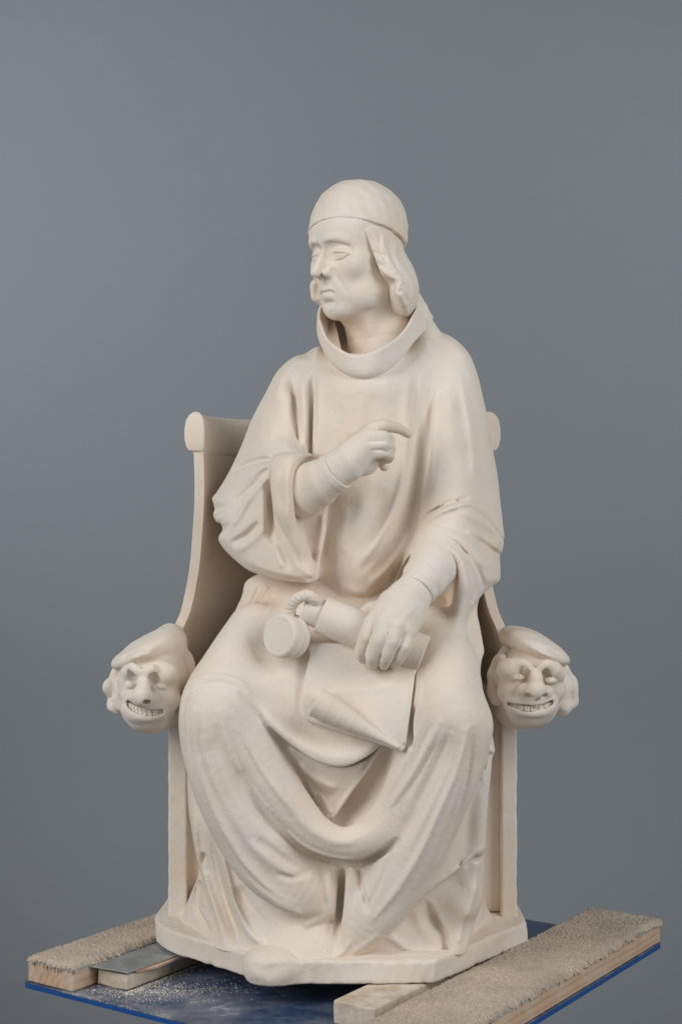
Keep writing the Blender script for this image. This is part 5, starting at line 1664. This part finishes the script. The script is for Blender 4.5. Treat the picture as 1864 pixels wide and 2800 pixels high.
def teeth(parent, top, bottom, y_of, n, rows):
    """rows of teeth between two mouth curves given in photo pixels"""
    T = cr([np.array(p, float) for p in top], 8); B = cr([np.array(p, float) for p in bottom], 8)
    def at(C, t):
        i = t * (len(C) - 1); k = min(int(i), len(C) - 2); return C[k] + (C[k + 1] - C[k]) * (i - k)
    for r_ in range(rows):
        f0, f1 = r_ / rows, (r_ + 1) / rows
        for i in range(n):
            t0, t1 = (i + .015) / n, (i + .985) / n
            tm = (t0 + t1) / 2
            a0, b0 = at(T, t0), at(B, t0); a1, b1 = at(T, t1), at(B, t1)
            L0 = a0 + (b0 - a0) * (f0 + f1) / 2; L1 = a1 + (b1 - a1) * (f0 + f1) / 2
            c = (L0 + L1) / 2
            y = y_of(c[0])
            W0, W1 = P(L0[0], L0[1], y_of(L0[0])), P(L1[0], L1[1], y_of(L1[0]))
            hgt = np.linalg.norm((at(B, tm) - at(T, tm))) * (f1 - f0) * sc_at(y) * .98
            d = W1 - W0; wid = np.linalg.norm(d)
            o = bpy.data.objects.new("tooth", TOOTH)
            COL.objects.link(o)
            ang = math.atan2(d[1], d[0]); tilt = math.atan2(d[2], math.hypot(d[0], d[1]))
            M = Matrix.Translation(Vector((W0 + W1) / 2)) @ Matrix.Rotation(ang, 4, 'Z') @ Matrix.Rotation(-tilt, 4, 'Y') @ Matrix.Diagonal((wid, .006, max(hgt, .0015), 1))
            o.parent = parent
            o.matrix_parent_inverse = Matrix.Identity(4)
            o.matrix_basis = M

def slit(m, top, bot, yo, r):
    """cut a mouth between two curves, a centimetre deep"""
    for t in (.22, .5, .78):
        for dy in (-.010, -.005, 0.0, .004):
            q = [P(a[0] * (1 - t) + b[0] * t, a[1] * (1 - t) + b[1] * t, yo(a[0]) + dy) for a, b in zip(top, bot)]
            m.tube(cr(q, 3), r, .0006, cut=True)

def mask_left():
    m = Vol((-.34, -.135, ZC - .325), (-.185, .075, ZC - .155), .0012)
    yc = -.015
    m.ell(P(414, 1884, yc), (.041, .068, .056))                       # face
    m.ell(P(409, 1938, yc - .012), (.0325, .050, .0275), .02)          # jaw
    m.ell(P(428, 1836, yc), (.041, .060, .036), .02)                   # brow / skull
    m.ell(P(455, 1880, .02), (.035, .05, .05), .02)
    F = -.085
    # brow flaps, rising to the middle and overhanging the sockets
    m.ell(P(446, 1842, F + .010), (.022, .014, .0155), .012)
    m.ell(P(358, 1836, F + .010), (.0130, .013, .0110), .012)
    m.tube(cr([P(382, 1852, F - .006), P(374, 1834, F - .007), P(360, 1824, F - .002)], 4), [.0040, .0045, .0052, .0056, .0058, .006, .006, .006, .006], .008)
    m.tube(cr([P(398, 1854, F - .006), P(402, 1836, F - .008), P(416, 1828, F - .006)], 4), [.0040, .0045, .0052, .0056, .0058, .006, .006, .006, .006], .008)
    m.brush([P(390, 1826, F - .004), P(389, 1850, F - .006)], .0032, -.0065, 0)
    # sockets, sharp above, running out and down
    m.tube([P(358, 1836, F - .004), P(366, 1850, F - .003), P(373, 1864, F - .001), P(352, 1874, F + .008)], [.0034, .0078, .0058, .0030], .0015, cut=True)
    m.tube([P(408, 1838, F - .006), P(415, 1852, F - .004), P(438, 1871, F), P(468, 1886, F + .012)], [.0034, .0076, .0048, .0024], .0015, cut=True)
    m.ell(P(343, 1858, F + .020), (.0105, .015, .0150), .005)
    m.brush([P(412, 1846, F), P(420, 1856, F + .002)], .0055, -.0060, 0)
    m.brush([P(364, 1850, F), P(370, 1860, F + .002)], .0055, -.0060, 0)
    m.ell(P(433, 1877, F + .006), (.0095, .0075, .0046), .0015)
    m.brush([P(420, 1874, F), P(434, 1885, F), P(454, 1888, F + .006)], .0018, -.0030, .2)
    m.ell(P(433, 1876, F - .0015), (.0014, .004, .0014), .0006, cut=True)
    m.ell(P(360, 1872, F + .008), (.0080, .0080, .0046), .0015)
    m.ell(P(363, 1871, F - .0008), (.0014, .004, .0014), .0006, cut=True)
    m.brush([P(345, 1876, F + .010), P(360, 1882, F + .004), P(374, 1876, F)], .0018, -.0026, .2)
    # nose, long and bulbous
    m.tube([P(391, 1858, F - .002), P(392, 1880, F - .014), P(389, 1903, F - .022)], [.0060, .0095, .0135], .007)
    m.ell(P(368, 1905, F - .006), (.0095, .011, .0070), .005)
    m.ell(P(413, 1908, F - .008), (.0105, .012, .0080), .005)
    m.ell(P(400, 1917, F - .022), (.0056, .012, .0046), .0015, cut=True)
    m.ell(P(377, 1917, F - .020), (.0036, .008, .0028), .0015, cut=True)
    # cheeks and smile folds
    m.ell(P(452, 1910, F + .022), (.020, .020, .018), .014)
    m.ell(P(352, 1896, F + .020), (.012, .016, .012), .010)
    m.brush([P(424, 1908, F - .006), P(450, 1922, F + .002), P(464, 1946, F + .008)], .0055, -.0045, .2)
    m.brush([P(358, 1900, F), P(345, 1916, F + .010), P(344, 1938, F + .014)], .004, -.004, .2)
    top = [(350, 1917), (364, 1926), (384, 1934), (410, 1939), (444, 1941)]
    bot = [(353, 1930), (366, 1944), (386, 1954), (414, 1958), (444, 1950)]
    yo = lambda x: -.098 + ((x - 398) * .0005) ** 2 * 16
    m.ell(P(398, 1942, F + .006), (.031, .022, .020), .012)
    q = [P(x, y - 7, yo(x) + .001) for x, y in top]; m.tube(cr(q, 4), .0050, .004)
    q = [P(x, y + 6, yo(x) + .001) for x, y in bot]; m.tube(cr(q, 4), .0052, .004)
    slit(m, top, bot, yo, .0026)
    m.brush([P(364, 1968, F + .004), P(402, 1973, F - .002), P(440, 1964, F + .006)], .006, -.003, .2)
    m.ell(P(406, 1976, F + .02), (.022, .018, .011), .012)
    m.noise(.0004, .03, 31)
    o = vol_obj("mask", m, PLASTER); adopt(o, statue)
    o["label"] = "left grinning mask with a slanted cap and two rows of teeth"
    teeth(o, top, bot, lambda x: yo(x) + .0042, 9, 2)
    c = Vol((-.34, -.125, ZC - .235), (-.185, .085, ZC - .150), .0014)
    rot = Matrix.Rotation(math.radians(-25), 3, 'Y')
    c.ell(P(394, 1781, -.015), (.047, .068, .0165), rot=Matrix(rot))
    c.ell(P(428, 1772, .0), (.038, .062, .0205), .012, rot=Matrix(rot))
    c.ell(P(470, 1790, .02), (.020, .05, .040), .02)
    c.brush([P(325, 1800, -.07), P(370, 1770, -.085), P(415, 1745, -.075)], .005, -.0060, .2)
    c.brush([P(322, 1822, -.06), P(365, 1796, -.085), P(430, 1780, -.082)], .0045, .0040, .2)
    c.brush([P(318, 1806, -.06), P(355, 1780, -.082), P(405, 1756, -.082)], .004, .0030, .2)
    c.brush([P(380, 1775, -.085), P(425, 1758, -.085), P(455, 1752, -.07)], .006, -.0028, .2)
    c.brush([P(440, 1785, -.08), P(470, 1790, -.065), P(490, 1830, -.05)], .005, -.003, .2)
    c.noise(.0005, .03, 32)
    oc = vol_obj("mask_cap", c, PLASTER); adopt(oc, o)
    hv = Vol((-.345, -.095, ZC - .295), (-.255, .06, ZC - .195), .0013)
    hv.tube(cr([P(335, 1828, -.02), P(312, 1862, -.02), P(303, 1884, -.015), P(312, 1905, -.01), P(312, 1928, -.015), P(324, 1936, -.02)], 3), np.interp(np.arange(16), [0, 6, 10, 15], [.010, .0095, .0085, .0085]), .005)
    hv.tube([P(330, 1870, -.03), P(325, 1900, -.03), P(328, 1930, -.03)], [.010, .009, .008], .006)
    hv.brush([P(318, 1840, -.045), P(306, 1880, -.045)], .003, -.003, .2)
    hv.brush([P(300, 1898, -.03), P(318, 1900, -.05), P(330, 1908, -.05)], .0035, -.004, .2)
    hv.ell(P(308, 1921, -.034), (.003, .006, .004), .001, cut=True)
    hv.noise(.0012, .02, 33)
    oh = vol_obj("mask_hair", hv, PLASTER); adopt(oh, o)
    h2 = Vol((-.225, -.08, ZC - .29), (-.165, .07, ZC - .155), .0014)
    h2.tube(cr([P(480, 1790, .0), P(500, 1820, -.005), P(502, 1860, -.01), P(494, 1900, -.015)], 3), [.018, .018, .018, .017, .016, .014, .012, .012, .011, .010], .004)
    h2.brush([P(490, 1800, -.03), P(505, 1840, -.03), P(498, 1890, -.03)], .003, -.003, .2)
    oh = vol_obj("mask_hair", h2, PLASTER); adopt(oh, o)
mask_left()

def mask_right():
    m = Vol((.18, -.145, ZC - .320), (.335, .075, ZC - .155), .0012)
    yc = -.015
    m.ell(P(1447, 1876, yc), (.0415, .068, .053))
    m.ell(P(1442, 1932, yc - .012), (.0335, .050, .0255), .02)
    m.ell(P(1447, 1830, yc), (.043, .062, .042), .02)
    m.ell(P(1400, 1890, .02), (.032, .05, .05), .02)
    F = -.085
    # bulging brows that hook down towards the nose
    m.ell(P(1393, 1830, F + .013), (.0180, .019, .0150), .010)
    m.tube(cr([P(1408, 1820, F + .002), P(1428, 1814, F - .004), P(1444, 1822, F - .007), P(1454, 1841, F - .006)], 4), np.interp(np.arange(13), [0, 6, 12], [.0080, .0058, .0040]), .008)
    m.ell(P(1512, 1834, F + .011), (.0175, .015, .0120), .012, rot=Matrix.Rotation(math.radians(35), 3, 'Y'))
    m.tube(cr([P(1477, 1842, F - .006), P(1479, 1825, F - .008), P(1495, 1817, F - .006), P(1515, 1828, F + .000)], 4), np.interp(np.arange(13), [0, 6, 12], [.0040, .0060, .0085]), .008)
    m.tube([P(1431, 1828, F - .007), P(1437, 1840, F - .005), P(1430, 1850, F - .001), P(1402, 1855, F + .006)], [.0034, .0078, .0056, .0028], .0015, cut=True)
    m.tube([P(1489, 1830, F - .007), P(1489, 1843, F - .005), P(1500, 1856, F), P(1520, 1862, F + .010)], [.0034, .0074, .0056, .0028], .0015, cut=True)
    m.brush([P(1436, 1838, F), P(1436, 1848, F)], .0055, -.0070, 0)
    m.brush([P(1490, 1842, F), P(1492, 1850, F)], .0055, -.0070, 0)
    m.ell(P(1414, 1851, F + .003), (.0105, .0080, .0050), .0015)
    m.brush([P(1398, 1855, F + .004), P(1414, 1861, F), P(1430, 1857, F)], .0018, -.0026, .2)
    m.ell(P(1416, 1850, F - .0055), (.0014, .004, .0018), .0006, cut=True)
    m.ell(P(1501, 1860, F + .003), (.0092, .0080, .0050), .0015)
    m.brush([P(1487, 1865, F), P(1500, 1871, F + .002), P(1516, 1864, F + .008)], .0018, -.0026, .2)
    m.ell(P(1499, 1859, F - .0055), (.0014, .004, .0018), .0006, cut=True)
    # nose with flared wings
    m.tube([P(1466, 1842, F - .000), P(1467, 1868, F - .013), P(1466, 1885, F - .021)], [.0062, .0092, .0130], .007)
    m.ell(P(1437, 1887, F - .006), (.0125, .012, .0095), .005)
    m.ell(P(1488, 1891, F - .006), (.0105, .012, .0090), .005)
    m.ell(P(1449, 1904, F - .019), (.0070, .013, .0046), .0015, cut=True)
    m.ell(P(1485, 1902, F - .019), (.0056, .012, .0046), .0015, cut=True)
    # cheeks
    m.ell(P(1395, 1890, F + .022), (.018, .020, .018), .014)
    m.ell(P(1516, 1885, F + .026), (.014, .018, .014), .012)
    m.brush([P(1428, 1890, F - .004), P(1408, 1902, F), P(1386, 1920, F + .010)], .0052, -.0042, .2)
    m.brush([P(1498, 1888, F - .002), P(1512, 1900, F + .006), P(1516, 1922, F + .012)], .0045, -.0040, .2)
    top = [(1388, 1922), (1412, 1926), (1448, 1929), (1482, 1926), (1507, 1917)]
    bot = [(1394, 1928), (1418, 1940), (1450, 1945), (1484, 1940), (1508, 1923)]
    yo = lambda x: -.098 + ((x - 1450) * .0005) ** 2 * 14
    m.ell(P(1450, 1930, F + .008), (.034, .022, .022), .012)
    q = [P(x, y - 7, yo(x) + .001) for x, y in top]; m.tube(cr(q, 4), .0058, .004)
    q = [P(x, y + 6, yo(x) + .002) for x, y in bot]; m.tube(cr(q, 4), .0052, .004)
    slit(m, top, bot, yo, .0024)
    m.brush([P(1410, 1956, F + .002), P(1450, 1961, F - .004), P(1490, 1952, F + .004)], .0055, -.0028, .2)
    m.ell(P(1446, 1964, F + .018), (.022, .018, .011), .012)
    m.noise(.0004, .03, 41)
    o = vol_obj("mask", m, PLASTER); adopt(o, statue)
    o["label"] = "right smiling mask with a flat cap and one row of teeth"
    teeth(o, top, bot, lambda x: yo(x) + .0040, 8, 1)
    c = Vol((.185, -.125, ZC - .230), (.335, .085, ZC - .150), .0014)
    rot = Matrix.Rotation(math.radians(24), 3, 'Y')
    c.ell(P(1467, 1771, -.015), (.0470, .070, .0165), rot=Matrix(rot))
    c.ell(P(1432, 1759, .0), (.036, .062, .0185), .012, rot=Matrix(rot))
    c.brush([P(1400, 1752, -.07), P(1450, 1752, -.085), P(1500, 1774, -.085), P(1535, 1800, -.06)], .005, -.0040, .2)
    c.brush([P(1405, 1772, -.075), P(1455, 1778, -.088), P(1505, 1794, -.085), P(1538, 1812, -.06)], .0045, .0025, .1)
    c.brush([P(1395, 1760, -.07), P(1430, 1768, -.085), P(1480, 1780, -.088)], .004, -.0022, .2)
    c.noise(.0005, .03, 42)
    oc = vol_obj("mask_cap", c, PLASTER); adopt(oc, o)
    hv = Vol((.19, -.09, ZC - .290), (.245, .06, ZC - .170), .0013)
    hv.tube(cr([P(1380, 1782, -.03), P(1362, 1815, -.03), P(1352, 1850, -.03), P(1350, 1885, -.03), P(1358, 1912, -.035)], 3), np.interp(np.arange(13), [0, 6, 12], [.0085, .0105, .0100]), .005)
    hv.tube([P(1372, 1800, -.045), P(1362, 1840, -.045), P(1366, 1870, -.045)], [.006, .006, .005], .003)
    hv.brush([P(1360, 1820, -.055), P(1350, 1848, -.055), P(1356, 1868, -.055)], .003, -.0045, .2)
    hv.brush([P(1344, 1860, -.05), P(1352, 1878, -.055), P(1366, 1890, -.055)], .003, -.0045, .2)
    hv.brush([P(1345, 1890, -.05), P(1352, 1905, -.055)], .003, -.003, .2)
    hv.noise(.0010, .02, 43)
    oh = vol_obj("mask_hair", hv, PLASTER); adopt(oh, o)
    h2 = Vol((.275, -.085, ZC - .305), (.345, .06, ZC - .19), .0013)
    h2.tube(cr([P(1532, 1830, -.02), P(1556, 1862, -.02), P(1562, 1892, -.02), P(1560, 1918, -.02), P(1544, 1938, -.022), P(1530, 1940, -.025)], 3), np.interp(np.arange(16), [0, 6, 10, 15], [.0095, .0095, .0090, .0080]), .005)
    h2.tube([P(1540, 1870, -.03), P(1540, 1905, -.03), P(1532, 1932, -.03)], [.009, .009, .008], .005)
    h2.brush([P(1548, 1890, -.05), P(1552, 1915, -.05), P(1545, 1930, -.05)], .003, -.004, .2)
    h2.brush([P(1545, 1850, -.05), P(1558, 1880, -.05), P(1560, 1905, -.045)], .003, -.003, .2)
    h2.noise(.0011, .02, 44)
    oh = vol_obj("mask_hair", h2, PLASTER); adopt(oh, o)
mask_right()
